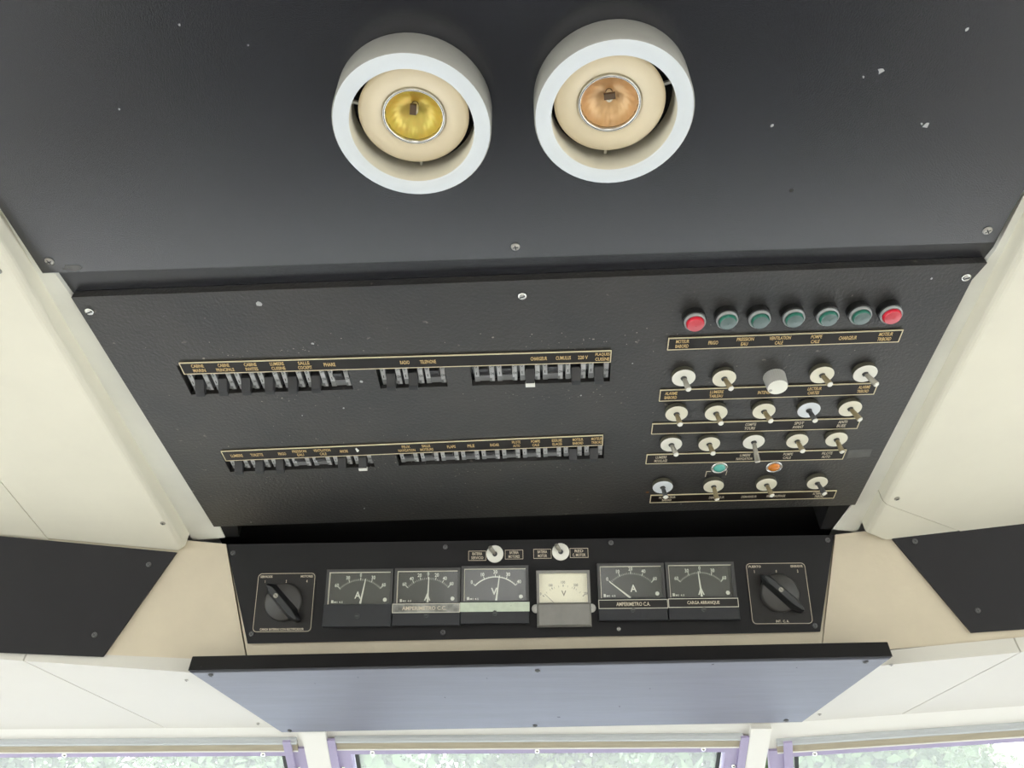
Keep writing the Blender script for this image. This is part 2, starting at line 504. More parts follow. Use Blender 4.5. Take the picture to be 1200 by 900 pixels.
# ------------------------------------------------------------------ windscreen: three raked windows
def window(n, M, u0, u1, v_bot, gut, jambs, riv, glass_u, glass_top):
    """u0..u1 outer frame, v from 0 (top) down to v_bot; children: frame bars, gutter, glass, rivets"""
    root = link('window_%d' % n, None); root.empty_display_size = 0.05
    root.matrix_world = M; struct(root)
    gt, gb = gut
    # head frame, sill frame, jambs
    h = MB(); h.box(u0, u1, glass_top, gb + 0.004, -0.012, 0.003); h.build('frame_head', 'purple_frame', root)
    h = MB(); h.box(u0, u1, v_bot, v_bot + 0.03, -0.012, 0.003); h.build('frame_sill', 'purple_frame', root)
    for a, b in jambs:
        h = MB(); h.box(a, b, v_bot + 0.03, glass_top, -0.012, 0.003)
        h.build('frame_jamb', 'purple_frame', root)
        c = b if abs(b) > abs(a) else a
        d = (b - a) * 0.38
        k = MB()
        if c == b: k.box(b - d, b, v_bot + 0.03, gt - 0.001, 0.003, 0.0065)
        else: k.box(a, a + d, v_bot + 0.03, gt - 0.001, 0.003, 0.0065)
        k.build('outer_flange', 'purple_frame', root)
    h = MB(); h.box(u0 - 0.02, u1 + 0.02, gb + 0.0041, 0.10, -0.06, -0.0002); h.build('frame_top', 'white_paint', root)
    # rolled gutter above the pane: clear upper half and beige lower half
    g0, g1 = glass_u
    g = MB(); L = []
    prof = [(gt, 0.000), (gt - 0.001, 0.0035), (gt - 0.004, 0.0055), (gt - 0.007, 0.0055), (gt - 0.0095, 0.0030), (gt - 0.0098, 0.0)]
    def extr(mb, prof, a, b):
        n_ = len(prof)
        vs_ = [(a, p[0], p[1]) for p in prof] + [(b, p[0], p[1]) for p in prof]
        fs = [[i, (i + 1) % n_, n_ + (i + 1) % n_, n_ + i] for i in range(n_)] + [list(range(n_)), list(range(n_, 2 * n_))[::-1]]
        mb.add(vs_, fs)
    extr(g, prof, g0, g1); g.build('gutter_roll', 'gutter_plastic', root)
    g = MB(); extr(g, [(gt - 0.0112, 0.0), (gt - 0.0112, 0.0022), (gb + 0.003, 0.0036), (gb + 0.0015, 0.0036), (gb, 0.0032), (gb, 0.0)], g0, g1); g.build('gutter_lip', 'gutter_beige', root)
    g = MB(); extr(g, [(gb + 0.0016, 0.003), (gb + 0.0016, 0.0045), (gb, 0.0045), (gb, 0.003)], g0, g1); g.build('gutter_edge', 'white_paint', root)
    p = MB(); p.box(jambs[0][1], jambs[-1][0], v_bot + 0.03, glass_top, -0.008, -0.005)
    p.build('glass', 'window_glass', root)
    for s in (0, 1):
        x = jambs[0][1] if s == 0 else jambs[-1][0]
        k = MB(); q = 0.0035 * (1 if s == 0 else -1)
        k.box(min(x + q, x + 2.4 * q), max(x + q, x + 2.4 * q), v_bot + 0.03, glass_top, -0.0045, -0.002); k.build('seal', 'seal_black', root)
    for x, y in riv:
        rv = MB(); rv.lathe([(0.0034, 0), (0.0030, 0.0013), (0.0016, 0.0022), (0.0002, 0.0025)], 12)
        r_ = rv.build('rivet', 'chrome', root); r_.location = (x, y, 0.003)
    return root
rv_side = [-0.066 - 0.11 * k for k in range(9)]
# centre pane
wy = lambda y: -(y - 0.985) / math.cos(rk)
VB = -1.30
window(1, FW, -0.2590, 0.2670, VB, (-0.010, -0.0315), [(-0.2590, -0.2330), (0.2410, 0.2670)],
       [(-0.205, -0.037), (0.004, -0.036), (0.213, -0.0345)] + [(-0.246, y) for y in rv_side] + [(0.254, y) for y in rv_side], (-0.2500, 0.2600), -0.0405)
window(2, FW, -1.18, -0.2900, VB, (-0.012, -0.0335), [(-1.18, -1.15), (-0.3155, -0.2900)],
       [(-0.345, -0.039), (-0.601, -0.038), (-0.86, -0.038)] + [(-0.303, y) for y in rv_side], (-1.17, -0.2990), -0.0425)
FWR = screen_frame((0.292, 1.0015, 1.906), -10.0)
window(3, FWR, 0.000, 0.88, VB, (-0.004, -0.026), [(0.000, 0.028), (0.85, 0.88)],
       [(0.055, -0.0315), (0.302, -0.0315), (0.56, -0.0315)] + [(0.014, y) for y in rv_side], (0.010, 0.87), -0.035)
# white mullions between the panes
def mullion(name, a, b):
    return struct(solid(name, FW, [(a, VB), (b, VB), (b, 0.004), (a, 0.004)], -0.02, 0.006, 'white_paint'))
mullion('trim_9', -0.2895, -0.2595)
mullion('trim_10', 0.2675, 0.2925)

# cabin below and around the console (outside the picture, it shapes the daylight)
def wbox(name, x0, x1, y0, y1, z0, z1, m):
    return struct(MB().box(x0, x1, y0, y1, z0, z1).build(name, m))
wbox('floor', -1.45, 1.45, -2.60, 1.6, -0.05, 0.0, 'deck')
wbox('roof', -1.50, 1.50, -2.60, 0.93, 2.125, 2.20, 'white_paint')
wbox('ceiling_back', -1.36, 1.36, -2.50, -0.96, 2.06, 2.10, 'cream_panel')
for sx, nm in ((-1, 'left'), (1, 'right')):
    a, b = sorted((sx * 1.36, sx * 1.45))
    w_ = MB().box(a, b, -2.5, 2.4, 0.0, 0.95)
    w_.box(a, b, -2.5, 1.3, 1.95, 2.12).box(a, b, -2.5, -1.65, 0.95, 1.95).box(a, b, 0.95, 1.3, 0.95, 1.95)
    struct(w_.build('wall_' + nm, 'white_paint'))
    pw = link('window_%d' % (4 if sx < 0 else 5), None); struct(pw)
    m_ = (a + b) / 2
    MB().box(m_ - 0.003, m_ + 0.003, -1.62, 0.92, 0.98, 1.92).build('glass', 'window_glass', pw)
    fr = MB(); fr.box(a, b, -1.65, -1.62, 0.95, 1.95).box(a, b, 0.92, 0.95, 0.95, 1.95).box(a, b, -1.62, 0.92, 0.95, 0.98).box(a, b, -1.62, 0.92, 1.92, 1.95)
    fr.build('frame', 'purple_frame', pw)
wk = MB().box(-1.45, -0.45, -2.6, -2.5, 0, 2.12); wk.box(0.45, 1.45, -2.6, -2.5, 0, 2.12); wk.box(-0.45, 0.45, -2.6, -2.5, 1.95, 2.12)
struct(wk.build('wall_back', 'white_paint'))
wbox('wall_front_lower', -1.36, 1.36, 1.5, 1.6, 0.0, 1.10, 'white_paint')
wbox('dashboard_shelf', -1.36, 1.36, 1.20, 2.35, 1.10, 1.14, 'dash_grey')
wbox('wall_front_upper', -1.36, 1.36, 0.885, 0.93, 1.931, 2.12, 'cavity_black')  # added unseen slab, keeps skylight out of the slot and corners
wbox('helm_console', -0.75, 0.75, 0.62, 1.19, 0.0, 1.04, 'cavity_black')  # added unseen dark box, darkens what the lamp panel reflects
wbox('foredeck', -1.6, 1.6, 2.36, 5.6, 1.20, 1.36, 'foredeck')
wbox('ground', -60, 60, -60, 60, -0.80, -0.70, 'quay')

# ------------------------------------------------------------------ black panels
def plate_holes(name, m, outer, holes, n0, n1, parent):
    bm = bmesh.new()
    def loops(z):
        es = []; ls = []
        for lp in [outer] + holes:
            vs_ = [bm.verts.new((x, y, z)) for x, y in lp]
            ls.append(vs_)
            for i in range(len(vs_)):
                es.append(bm.edges.new((vs_[i], vs_[(i + 1) % len(vs_)])))
        bmesh.ops.triangle_fill(bm, use_beauty=True, use_dissolve=False, edges=es)
        return ls
    a = loops(n0); b = loops(n1)
    for la, lb in zip(a, b):
        k = len(la)
        for i in range(k):
            j = (i + 1) % k
            bm.faces.new([la[i], la[j], lb[j], lb[i]])
    bmesh.ops.recalc_face_normals(bm, faces=bm.faces)
    me = bpy.data.meshes.new(name); bm.to_mesh(me); bm.free()
    me.materials.append(MATS[m])
    return link(name, me, parent)

def flake(parent, name, x, y, z, r, m, k=7, sx=1.0, rot=0.0):
    """small flat irregular mark (chip, scuff) lying on a panel"""
    pts = []
    for i in range(k):
        a = 2 * math.pi * i / k
        q = r * random.uniform(0.45, 1.15)
        px_, py_ = q * math.cos(a) * sx, q * math.sin(a)
        pts.append((x + px_ * math.cos(rot) - py_ * math.sin(rot), y + px_ * math.sin(rot) + py_ * math.cos(rot)))
    return MB().prism(pts, z, z + 0.00025).build(name, m, parent)

# lamp panel
pa = thing('ceiling_panel', FA, 'large smooth black vinyl ceiling panel behind the two round lamps', 'panel')
MB().prism([(-0.3959, -0.006), (0.3679, 0.0066), (0.3630, 0.60), (-0.3940, 0.60)], -0.003, 0.0).build('board', 'black_vinyl', pa)
for x, y in ((-0.384, 0.0065), (-0.0082, 0.0119), (0.3572, 0.0187)):
    screw(pa, x, y, 0.0, 'panel', random.random())
for x, y, r in ((0.2748, 0.1112, 0.0030), (0.2715, 0.1125, 0.0012), (0.2305, 0.1515, 0.0022), (0.2208, 0.1477, 0.001), (0.2744, 0.1774, 0.0016), (0.1698, 0.1139, 0.0014), (-0.2716, 0.1374, 0.0008), (-0.211, 0.1927, 0.0009), (-0.1722, 0.1788, 0.0006)):
    flake(pa, 'paint_chip', x, y, 0.0, r, 'scuff')
MB().cyl(0.0015, 0.0, 0.0003, 10).build('screw_hole', 'screw_slot', pa).location = (0.1963, 0.0600, 0)
flake(pa, 'scuff_mark', -0.370, -0.0008, 0.0, 0.0035, 'residue', 9, 2.6)

# switch panel with the breaker cut-outs
rows = [dict(o=(-0.3190, -0.5185), a=R(1.25), h=0.038, groups=[(0.0, 0.155, 7), (0.1806, 0.2440, 3), (0.2670, 0.3950, 6)]),
        dict(o=(-0.3162, -0.6372), a=R(2.05), h=0.030, groups=[(0.0, 0.1545, 7), (0.1798, 0.3935, 10)])]
holes = []
for r_ in rows:
    c, s = math.cos(r_['a']), math.sin(r_['a'])
    for a, b, n in r_['groups']:
        holes.append([(r_['o'][0] + x * c - y * s, r_['o'][1] + x * s + y * c) for x, y in ((a, 0), (b, 0), (b, r_['h']), (a, r_['h']))])
pb = thing('switch_panel', FB, 'big black leather-grained switch panel holding breakers, toggles and indicator lights', 'panel')
plate_holes('board', 'black_leatherette', [(-0.3645, -0.7385), (0.3600, -0.7115), (0.3635, -0.3985), (0.3690, -0.3815), (-0.3810, -0.3990)], holes, -0.008, 0.0, pb)
back = MB()
for hl in holes:
    cx = [p[0] for p in hl]; cy_ = [p[1] for p in hl]
    back.box(min(cx) - 0.003, max(cx) + 0.003, min(cy_) - 0.003, max(cy_) + 0.003, -0.0420, -0.0400)
back.build('cutout_backing', 'cavity_black', pb)
for x, y in ((-0.372, -0.4146), (-0.0036, -0.4066), (0.3576, -0.3957)):
    screw(pb, x, y, 0.0, 'slotted', 0.35)
for x, y, r in ((-0.319, -0.7300, 0.0012), (-0.185, -0.706, 0.0014), (-0.225, -0.4100, 0.0030), (0.33, -0.3965, 0.0012), (-0.178, -0.5405, 0.0013), (-0.19, -0.4560, 0.0014), (-0.155, -0.505, 0.0018), (0.095, -0.487, 0.0012), (0.05, -0.528, 0.0012), (-0.22, -0.55, 0.0008), (0.30, -0.66, 0.001), (0.285, -0.63, 0.0009)):
    flake(pb, 'scuff_mark', x, y, 0.0, r, 'scuff')
MB().prism([(0.3270, -0.6285), (0.3500, -0.6260), (0.3490, -0.6140), (0.3260, -0.6150)], 0.0, 0.0003).build('tape_residue', 'residue', pb)
flake(pb, 'rust_stain', 0.1275, -0.6830, 0.0, 0.0022, 'rust')

def dust(parent, n, region, m, seed, centres=()):
    rnd = random.Random(seed); mb = MB()
    for i in range(n):
        if centres and rnd.random() < 0.65:
            cx, cy = rnd.choice(centres); x = cx + rnd.gauss(0, 0.03); y = cy + rnd.gauss(0, 0.006)
        else:
            x = rnd.uniform(region[0], region[1]); y = rnd.uniform(region[2], region[3])
        r = rnd.uniform(0.00025, 0.00065) * (2.0 if rnd.random() < 0.08 else 1.0)
        k = rnd.choice((4, 5, 6)); a0 = rnd.random() * 6.28
        mb.add([(x + r * rnd.uniform(0.6, 1.6) * math.cos(a0 + 6.283 * j / k), y + r * rnd.uniform(0.6, 1.3) * math.sin(a0 + 6.283 * j / k), 0.00018) for j in range(k)], [list(range(k))])
    o = mb.build('dust_specks', m, parent); o['kind'] = 'stuff'
    return o
dust(pb, 230, (-0.34, 0.33, -0.72, -0.41), 'dust', 3, ((-0.27, -0.4650), (-0.20, -0.4640), (-0.02, -0.4590), (0.05, -0.4600), (0.05, -0.5260), (0.0, -0.5300), (-0.24, -0.5240), (0.04, -0.6370), (-0.05, -0.6420), (-0.15, -0.6300), (-0.25, -0.6500), (-0.2, -0.5880)))
# instrument panel
pc = thing('instrument_panel', FC, 'black leaning instrument panel holding the row of square gauges', 'panel')
MB().prism([(-0.3595, -0.0020), (-0.3215, -0.1135), (0.3215, -0.1065), (0.3535, 0.0005)], -0.004, 0.0).build('board', 'black_laminate', pc)
for x, y in ((-0.3505, -0.0121), (-0.3180, -0.1032), (0.3452, -0.0053), (0.3164, -0.1000), (-0.0999, -0.008), (0.0939, -0.0053), (-0.1006, -0.1035)):
    screw(pc, x, y, 0.0, 'dull', random.random())
screw(pc, 0.0975, -0.1016, 0.0, 'small', 0.2)

# dark blank panels on the side walls
def blank_panel(M, pts, scr, label):
    p = thing('blank_panel', M, label, 'panel', 'dark blank side panels')
    MB().prism(pts, 0.0002, 0.0042).build('board', 'dark_side_vinyl', p)
    for x, y in scr: screw(p, x, y, 0.0042, 'dull', random.random())
    return p
L0 = Vector((-0.3540, 0.7803, 2.0287)); R0 = Vector((0.3480, 0.7794, 2.0300))
def loc(M, p): l = cpt(M, p); return (l.x, l.y)
# corners on the left wall, local u,v
A_, B_, C_, D_ = loc(FL, (-0.4116, 0.7673, 2.0338)), loc(FL, (-0.4718, 0.8034, 1.9251)), loc(FL, (-0.5765, 0.7836, 1.9217)), loc(FL, (-0.6019, 0.7284, 2.0344))
k = (C_[1] - B_[1]) / (C_[0] - B_[0])
blank_panel(FL, [A_, B_, (B_[0] - 0.45, B_[1] - 0.45 * k), (A_[0] - 0.50, A_[1] + 0.000)][::-1],
            [(A_[0] - 0.027, A_[1] - 0.0165), (B_[0] - 0.014, B_[1] + 0.022)], 'dark blank panel on the left front wall beneath the cream ceiling')
A_, B_, C_, D_ = loc(FR, (0.4096, 0.7625, 2.0435)), loc(FR, (0.4740, 0.7955, 1.9397)), loc(FR, (0.5263, 0.7856, 1.9381)), loc(FR, (0.5537, 0.7289, 2.0532))
blank_panel(FR, [A_, B_, (B_[0] + 0.45, B_[1] - 0.012), (A_[0] + 0.52, A_[1] + 0.036)],
            [(A_[0] + 0.0255, A_[1] - 0.011), (B_[0] + 0.012, B_[1] + 0.022)], 'dark blank panel on the right front wall beneath the cream ceiling')

# padded board over the windscreen
FE = frame((0, 0, 1.905), (1, 0, 0), (0, -1, 0))
pe = thing('soffit_board', FE, 'shiny black vinyl board under the soffit above the centre window', 'panel')
eb = [(-0.3705, -0.7985), (0.3735, -0.7790), (0.3230, -0.9530), (-0.3125, -0.9745)]
bm = bmesh.new()
lo = [bm.verts.new((x, y, 0.0)) for x, y in eb]; hi = [bm.verts.new((x, y, -0.0088 if i > 1 else -0.0165)) for i, (x, y) in enumerate(eb)]
bm.faces.new(lo); bm.faces.new(hi[::-1])
for i in range(4): bm.faces.new([lo[i], hi[i], hi[(i + 1) % 4], lo[(i + 1) % 4]])
bmesh.ops.recalc_face_normals(bm, faces=bm.faces)
bmesh.ops.bevel(bm, geom=[e for e in bm.edges if all(v in lo for v in e.verts)], offset=0.0025, segments=3, affect='EDGES', profile=0.5)
me = bpy.data.meshes.new('board'); bm.to_mesh(me); bm.free(); me.materials.append(MATS['visor_vinyl'])
link('board', me, pe)
fe_ = MB(); fe_.prism([(-0.3712, -0.7982), (-0.3700, -0.7967), (0.3731, -0.7772), (0.3742, -0.7786)], -0.0168, -0.0014); fe_.build('front_edge', 'black_laminate', pe)  # thin matte black strip painting the shade on the board's near face
for x, y, r, a in ((-0.05, -0.82, 0.0022, 0.4), (-0.10, -0.87, 0.002, 0.2), (-0.19, -0.815, 0.0015, 1.2), (0.10, -0.90, 0.0022, 0.5), (0.19, -0.79, 0.0018, 2.0), (-0.24, -0.83, 0.0012, 0.1), (0.03, -0.93, 0.002, 1.4), (0.28, -0.80, 0.0012, 0.8), (0.13, -0.85, 0.0016, 0.3)):
    flake(pe, 'nick', x, y, 0.0, r, 'screw_slot', 6, 0.28, a)
for x, y in ((-0.3484, -0.8059), (-0.3002, -0.9670), (0.0053, -0.8021), (0.0018, -0.9560), (0.3486, -0.7875), (0.3020, -0.9455)):
    screw(pe, x, y, 0.0, 'dull', 0.5)
for x, y in ((-0.3886, -0.8391), (0.3868, -0.8147), (0.3453, -0.9507), (-0.3418, -0.9679)):
    a, b = SCREW['small']; s = link('screw', a, bpy.data.objects['trim_7']); s.location = (x, y, 0.0); link('screw_slot', b, s)

# ------------------------------------------------------------------ the two ceiling lamps
def lamp(x, y, r, refl, label, ins_off, tilt, cap_rot):
    o = thing('ceiling_lamp', FA @ T(x, y, 0), label, 'lamp', 'round ceiling lamps')
    h = 0.0255
    ri = r * 0.785
    MB().lathe([(r * 0.985, 0.0002), (r, 0.001), (r, h - 0.0015), (r * 0.985, h - 0.0003)], 64).build('housing', 'lamp_side', o)
    MB().lathe([(r * 0.985, h - 0.0003), (r * 0.96, h), (ri + 0.0012, h), (ri, h - 0.001)], 64).build('rim', 'lamp_white', o)
    MB().lathe([(ri, h - 0.001), (ri, 0.0006)], 64).build('inner_wall', 'lamp_inner', o)
    w = MB(); w.cap(ri, 0.0005, 48); w.build('back_plate', 'cavity_black', o)
    # swivelling insert
    rr = r * 0.70
    ins = MB()
    ins.lathe([(rr * 0.97, 0.0), (rr, 0.0016), (rr * 0.985, 0.0028), (rr * 0.93, 0.0034), (rr * 0.60, 0.0030), (rr * 0.575, 0.0020), (rr * 0.575, -0.003), (rr * 0.97, 0.0)], 64)
    io = ins.build('insert', 'lamp_insert', o)
    io.matrix_local = T(ins_off[0], ins_off[1], 0.0125) @ Matrix.Rotation(tilt[0], 4, 'X') @ Matrix.Rotation(tilt[1], 4, 'Y')
    rb = rr * 0.575
    MB().lathe([(rb, 0.0018), (rb * 0.99, 0.0036), (rb * 0.95, 0.0042), (rb * 0.90, 0.0036), (rb * 0.895, 0.0008)], 48).build('chrome_ring', 'chrome', io)
    q = rb * 0.895
    MB().lathe([(q, 0.0010), (q * 0.93, -0.0025), (q * 0.76, -0.0065), (q * 0.52, -0.0095), (q * 0.26, -0.0112), (q * 0.12, -0.0114)], 72,
               rfun=lambda a, rad: 1 + 0.022 * math.cos(24 * a)).build('reflector', refl, io)
    cb = MB(); cb.cap(q * 0.125, -0.0113, 12); cb.build('socket', 'capsule_dark', io)
    cp = MB(); cp.lathe([(q * 0.10, -0.0112), (q * 0.14, -0.008), (q * 0.14, -0.0035), (q * 0.10, -0.0015), (q * 0.02, -0.0008)], 16)
    cp.build('bulb_capsule', 'capsule_glass', io)
    pin = MB(); pin.box(-q * 0.20, q * 0.20, -q * 0.10, q * 0.13, -0.0016, 0.0002); pn = pin.build('bulb_shield', 'capsule_dark', io)
    pn.rotation_euler = (0, 0, cap_rot); pn.location = (0, q * 0.16, 0)
    for a in (R(-90), R(20), R(165)):
        sp = MB(); sp.box(rr * 0.98, ri * 0.995, -0.0009, 0.0009, -0.0015, 0.0005)
        s = sp.build('spring_clip', 'screw_steel', io); s.rotation_euler = (0, 0, a)
    return o
lamp(-0.0728, 0.1330, 0.0517, 'reflector_yellow', 'left white round ceiling lamp with a yellow-lined reflector', (0.0008, 0.0032), (R(3), R(1)), R(80))
lamp(0.0579, 0.1385, 0.0512, 'reflector_amber', 'right white round ceiling lamp with a pale amber reflector', (-0.0022, 0.0036), (R(2), R(-3)), R(8))

# ------------------------------------------------------------------ label strips
def strip(tl, tr, bl, caps, label, th=0.0016, mat_='strip_brown', edge='gold_edge', ink='gold_print', letter=0.0045, border=0.00075, name='label_strip'):
    """tl, tr, bl: corners (x, y) on the switch panel; caps: list of (x along strip, [lines], width)"""
    w = math.hypot(tr[0] - tl[0], tr[1] - tl[1]); h = math.hypot(bl[0] - tl[0], bl[1] - tl[1])
    ang = -math.atan2(tr[1] - tl[1], tr[0] - tl[0])
    o = thing(name, FB @ T(tl[0], -tl[1], 0) @ RZ(ang), label, 'label strip', 'engraved label strips')
    MB().box(0, w, -h, 0, 0.0001, th).build('plate', mat_, o)
    b = MB(); ring_border(b, -0.0002, w + 0.0002, -h - 0.0002, 0.0002, th - 0.0008, th + 0.0003, border); b.build('border', edge, o)
    for x, lines, cw in caps:
        lh = letter if len(lines) == 1 else letter * 0.92
        lettering(lines, o, ink, x, -h / 2, th + 0.0001, lh, cw, 1.36, 'caption')
    return o

def pxs(x0, x1, xs, w):        # helper: fractions along a strip
    return [(x - x0) / (x1 - x0) * w for x in xs]

w1 = 0.3895
strip((-0.3155, 0.4757), (0.0745, 0.4694), (-0.3170, 0.4897),
      [(0.0155, ['CABINE', 'MARIN'], 0.0115), (0.0395, ['CABINE', 'PRINCIPALE'], [0.0105, 0.0165]), (0.0640, ['CABINE', 'INVITES'], 0.0115),
       (0.0885, ['LUMIERE', 'CUISINE'], 0.0128), (0.1130, ['SALLE', 'COCKPIT'], [0.0105, 0.0128]), (0.1360, ['PHARE'], 0.0105),
       (0.2045, ['RADIO'], 0.0085), (0.2255, ['TELEPHONE'], 0.0145),
       (0.3255, ['CHARGEUR'], 0.0148), (0.3475, ['CUMULUS'], 0.0135), (0.3650, ['220 V'], 0.0088), (0.3825, ['PLAQUES', 'CUISINE'], 0.0128)],
      'long engraved strip above the upper breaker row, starting with CABINE MARIN')
strip((-0.3148, 0.6013), (0.0738, 0.5847), (-0.3165, 0.6166),
      [(0.0140, ['LUMIERE'], 0.0125), (0.0350, ['TOILETTE'], 0.0130), (0.0615, ['FRIGO'], 0.0080), (0.0800, ['PRESSION', 'EAU'], [0.0145, 0.007]),
       (0.1035, ['VENTILATION', 'CALE'], [0.0175, 0.007]), (0.1255, ['ANCRE'], 0.0085), (0.1900, ['FEUX', 'NAVIGATION'], [0.0085, 0.0175]),
       (0.2105, ['SALLE', 'MOTEURS'], [0.0085, 0.0135]), (0.2360, ['FLAPS'], 0.0085), (0.2560, ['PILE'], 0.0070), (0.2800, ['RADAR'], 0.0090),
       (0.3020, ['PILOTE', 'AUTO'], [0.0085, 0.007]), (0.3215, ['POMPE', 'CALE'], [0.0090, 0.007]), (0.3430, ['ESSUIE', 'GLACES'], 0.0100),
       (0.3640, ['MOTEUR', 'BABORD'], 0.0105), (0.3830, ['MOTEUR', 'TRIBORD'], 0.0110)],
      'long engraved strip above the lower breaker row, starting with LUMIERE')
flake(bpy.data.objects['label_strip.001'], 'paint_drip', 0.1395, -0.0075, 0.0017, 0.0040, 'paint_white', 8, 0.45)
strip((0.1237, 0.4558), (0.3250, 0.4507), (0.1252, 0.4696),
      [(0.0125, ['MOTEUR', 'BABORD'], 0.0115), (0.0395, ['FRIGO'], 0.0085), (0.0670, ['PRESSION', 'EAU'], [0.0148, 0.006]), (0.0970, ['VENTILATION', 'CALE'], [0.0185, 0.007]),
       (0.1285, ['POMPE', 'CALE'], [0.0095, 0.0075]), (0.1560, ['CHARGEUR'], 0.0155), (0.1880, ['MOTEUR', 'TRIBORD'], 0.0118)],
      'engraved strip directly below the red and green indicator lights')
strip((0.1237, 0.5212), (0.3240, 0.5162), (0.1252, 0.5361),
      [(0.0105, ['ALARME', 'BABORD'], 0.0115), (0.0530, ['LUMIERE', 'TABLEAU'], 0.0125), (0.0990, ['INTENSITE'], 0.0150), (0.1435, ['LECTEUR', 'CARTES'], [0.0128, 0.0105]), (0.1890, ['ALARME', 'TRIBORD'], 0.0108)],
      'engraved strip reading ALARME BABORD at its left end, under the dimmer knob')
strip((0.1214, 0.5688), (0.3228, 0.5649), (0.1226, 0.5839),
      [(0.0960, ['COMPTE', 'TOURS'], 0.0105), (0.1430, ['SPOT', 'AVANT'], [0.009, 0.0105]), (0.1850, ['ANTI', 'BUEE'], [0.0085, 0.0085])],
      'engraved strip with its left half blank, third strip below the indicator lights', ink='cream_print')
strip((0.1206, 0.6164), (0.3222, 0.6130), (0.1218, 0.6314),
      [(0.0150, ['LUMIERE', 'MOUILLAGE'], [0.0110, 0.0130]), (0.1005, ['LUMIERE', 'NAVIGATION'], [0.0105, 0.0165]), (0.1440, ['POMPE', 'CALE'], [0.0095, 0.008]), (0.1835, ['PILOTE', 'AUTO'], [0.0105, 0.0085])],
      'engraved strip just above the teal and amber pilot jewels', ink='cream_print')
strip((0.1318, 0.6866), (0.3314, 0.6825), (0.1328, 0.7001),
      [(0.0180, ['ALTERNATEUR', 'BABORD'], [0.0180, 0.0100]), (0.0720, ['DEMARREUR'], 0.0165), (0.1070, ['DEMARREUR'], 0.0165), (0.1360, ['PRE CHAUFFAGE'], 0.0200), (0.1830, ['ALTERNATEUR', 'TRIBORD'], [0.0160, 0.0100])],
      'lowest engraved strip, warped and reading PRE CHAUFFAGE', ink='cream_print', letter=0.0040)

# ------------------------------------------------------------------ circuit breakers
BW = 0.0186
def breaker_parts(on, tip):
    d = {}
    b = MB()
    hw = 0.0047
    # body with a well for the handle
    y0, y1 = 0.0015, 0.0375
    b.box(-BW / 2, -hw, y0, y1, -0.036, -0.0035); b.box(hw, BW / 2, y0, y1, -0.036, -0.0035)
    b.box(-hw, hw, y0, 0.0085, -0.036, -0.0045); b.box(-hw, hw, 0.0225, y1, -0.036, -0.0035)
    b.box(-hw, hw, 0.0085, 0.0225, -0.036, -0.012)
    d['body'] = (b.mesh('body', 'breaker_grey'), None)
    h = MB()
    w = 0.0041
    prof = [(0.0180, -0.010), (0.0165, -0.0030), (0.0080, 0.0055), (0.0030, 0.0062), (0.0040, 0.0035), (0.0105, -0.010)] if on else \
           [(0.0100, -0.011), (0.0110, -0.0035), (0.0190, 0.0010), (0.0222, 0.0012), (0.0215, -0.011)]
    n = len(prof)
    vs_ = [(-w, p[0], p[1]) for p in prof] + [(w, p[0], p[1]) for p in prof]
    h.add(vs_, [list(range(n)), list(range(n, 2 * n))[::-1]] + [[i, (i + 1) % n, n + (i + 1) % n, n + i] for i in range(n)])
    d['handle'] = (h.mesh('handle', 'breaker_handle'), None)
    if tip:
        t = MB(); t.box(-w * 1.06, w * 1.06, 0.0026, 0.0066, 0.0035, 0.0068)
        d['paint_dab'] = (t.mesh('paint_dab', 'paint_white'), None)
    return d
def sticker_meshes():
    l = MB(); l.box(-BW / 2 + 0.0006, -hwl, 0.0085, 0.0240, -0.0036, -0.0032)
    return l
hwl = 0.0050
lm = MB(); lm.box(-BW / 2 + 0.0005, -hwl, 0.0085, 0.0245, -0.0037, -0.0032); lm = lm.mesh('sticker', 'sticker_grey')
rm = MB(); rm.box(hwl, BW / 2 - 0.0003, 0.0065, 0.0255, -0.0037, -0.0032); rm.box(hwl + 0.0018, BW / 2 - 0.0003, 0.0025, 0.0062, -0.0037, -0.0032); rm = rm.mesh('sticker', 'sticker_grey')
li = MB(); put_text(li, '0', -0.00715, 0.0215, -0.0031, 0.0036, 0.0022); put_text(li, 'I', -0.00715, 0.0125, -0.0031, 0.0036, 0.0007); li = li.mesh('lettering', 'ink', False)
ri_ = MB(); put_text(ri_, 'OFF', 0.00715, 0.0215, -0.0031, 0.0033, 0.0038); put_text(ri_, 'ON', 0.00715, 0.0120, -0.0031, 0.0033, 0.0034); ri_ = ri_.mesh('lettering', 'ink', False)
BP = {(on, tip): breaker_parts(on, tip) for on in (0, 1) for tip in (0, 1)}
def breaker(M, on, tip, label):
    o = thing('circuit_breaker', M, label, 'breaker', 'miniature circuit breakers in the switch panel')
    for nm, (me, _) in BP[(on, tip)].items(): link(nm, me, o)
    s = link('sticker', lm, o); link('lettering', li, s)
    s = link('sticker', rm, o); link('lettering', ri_, s)
    return o
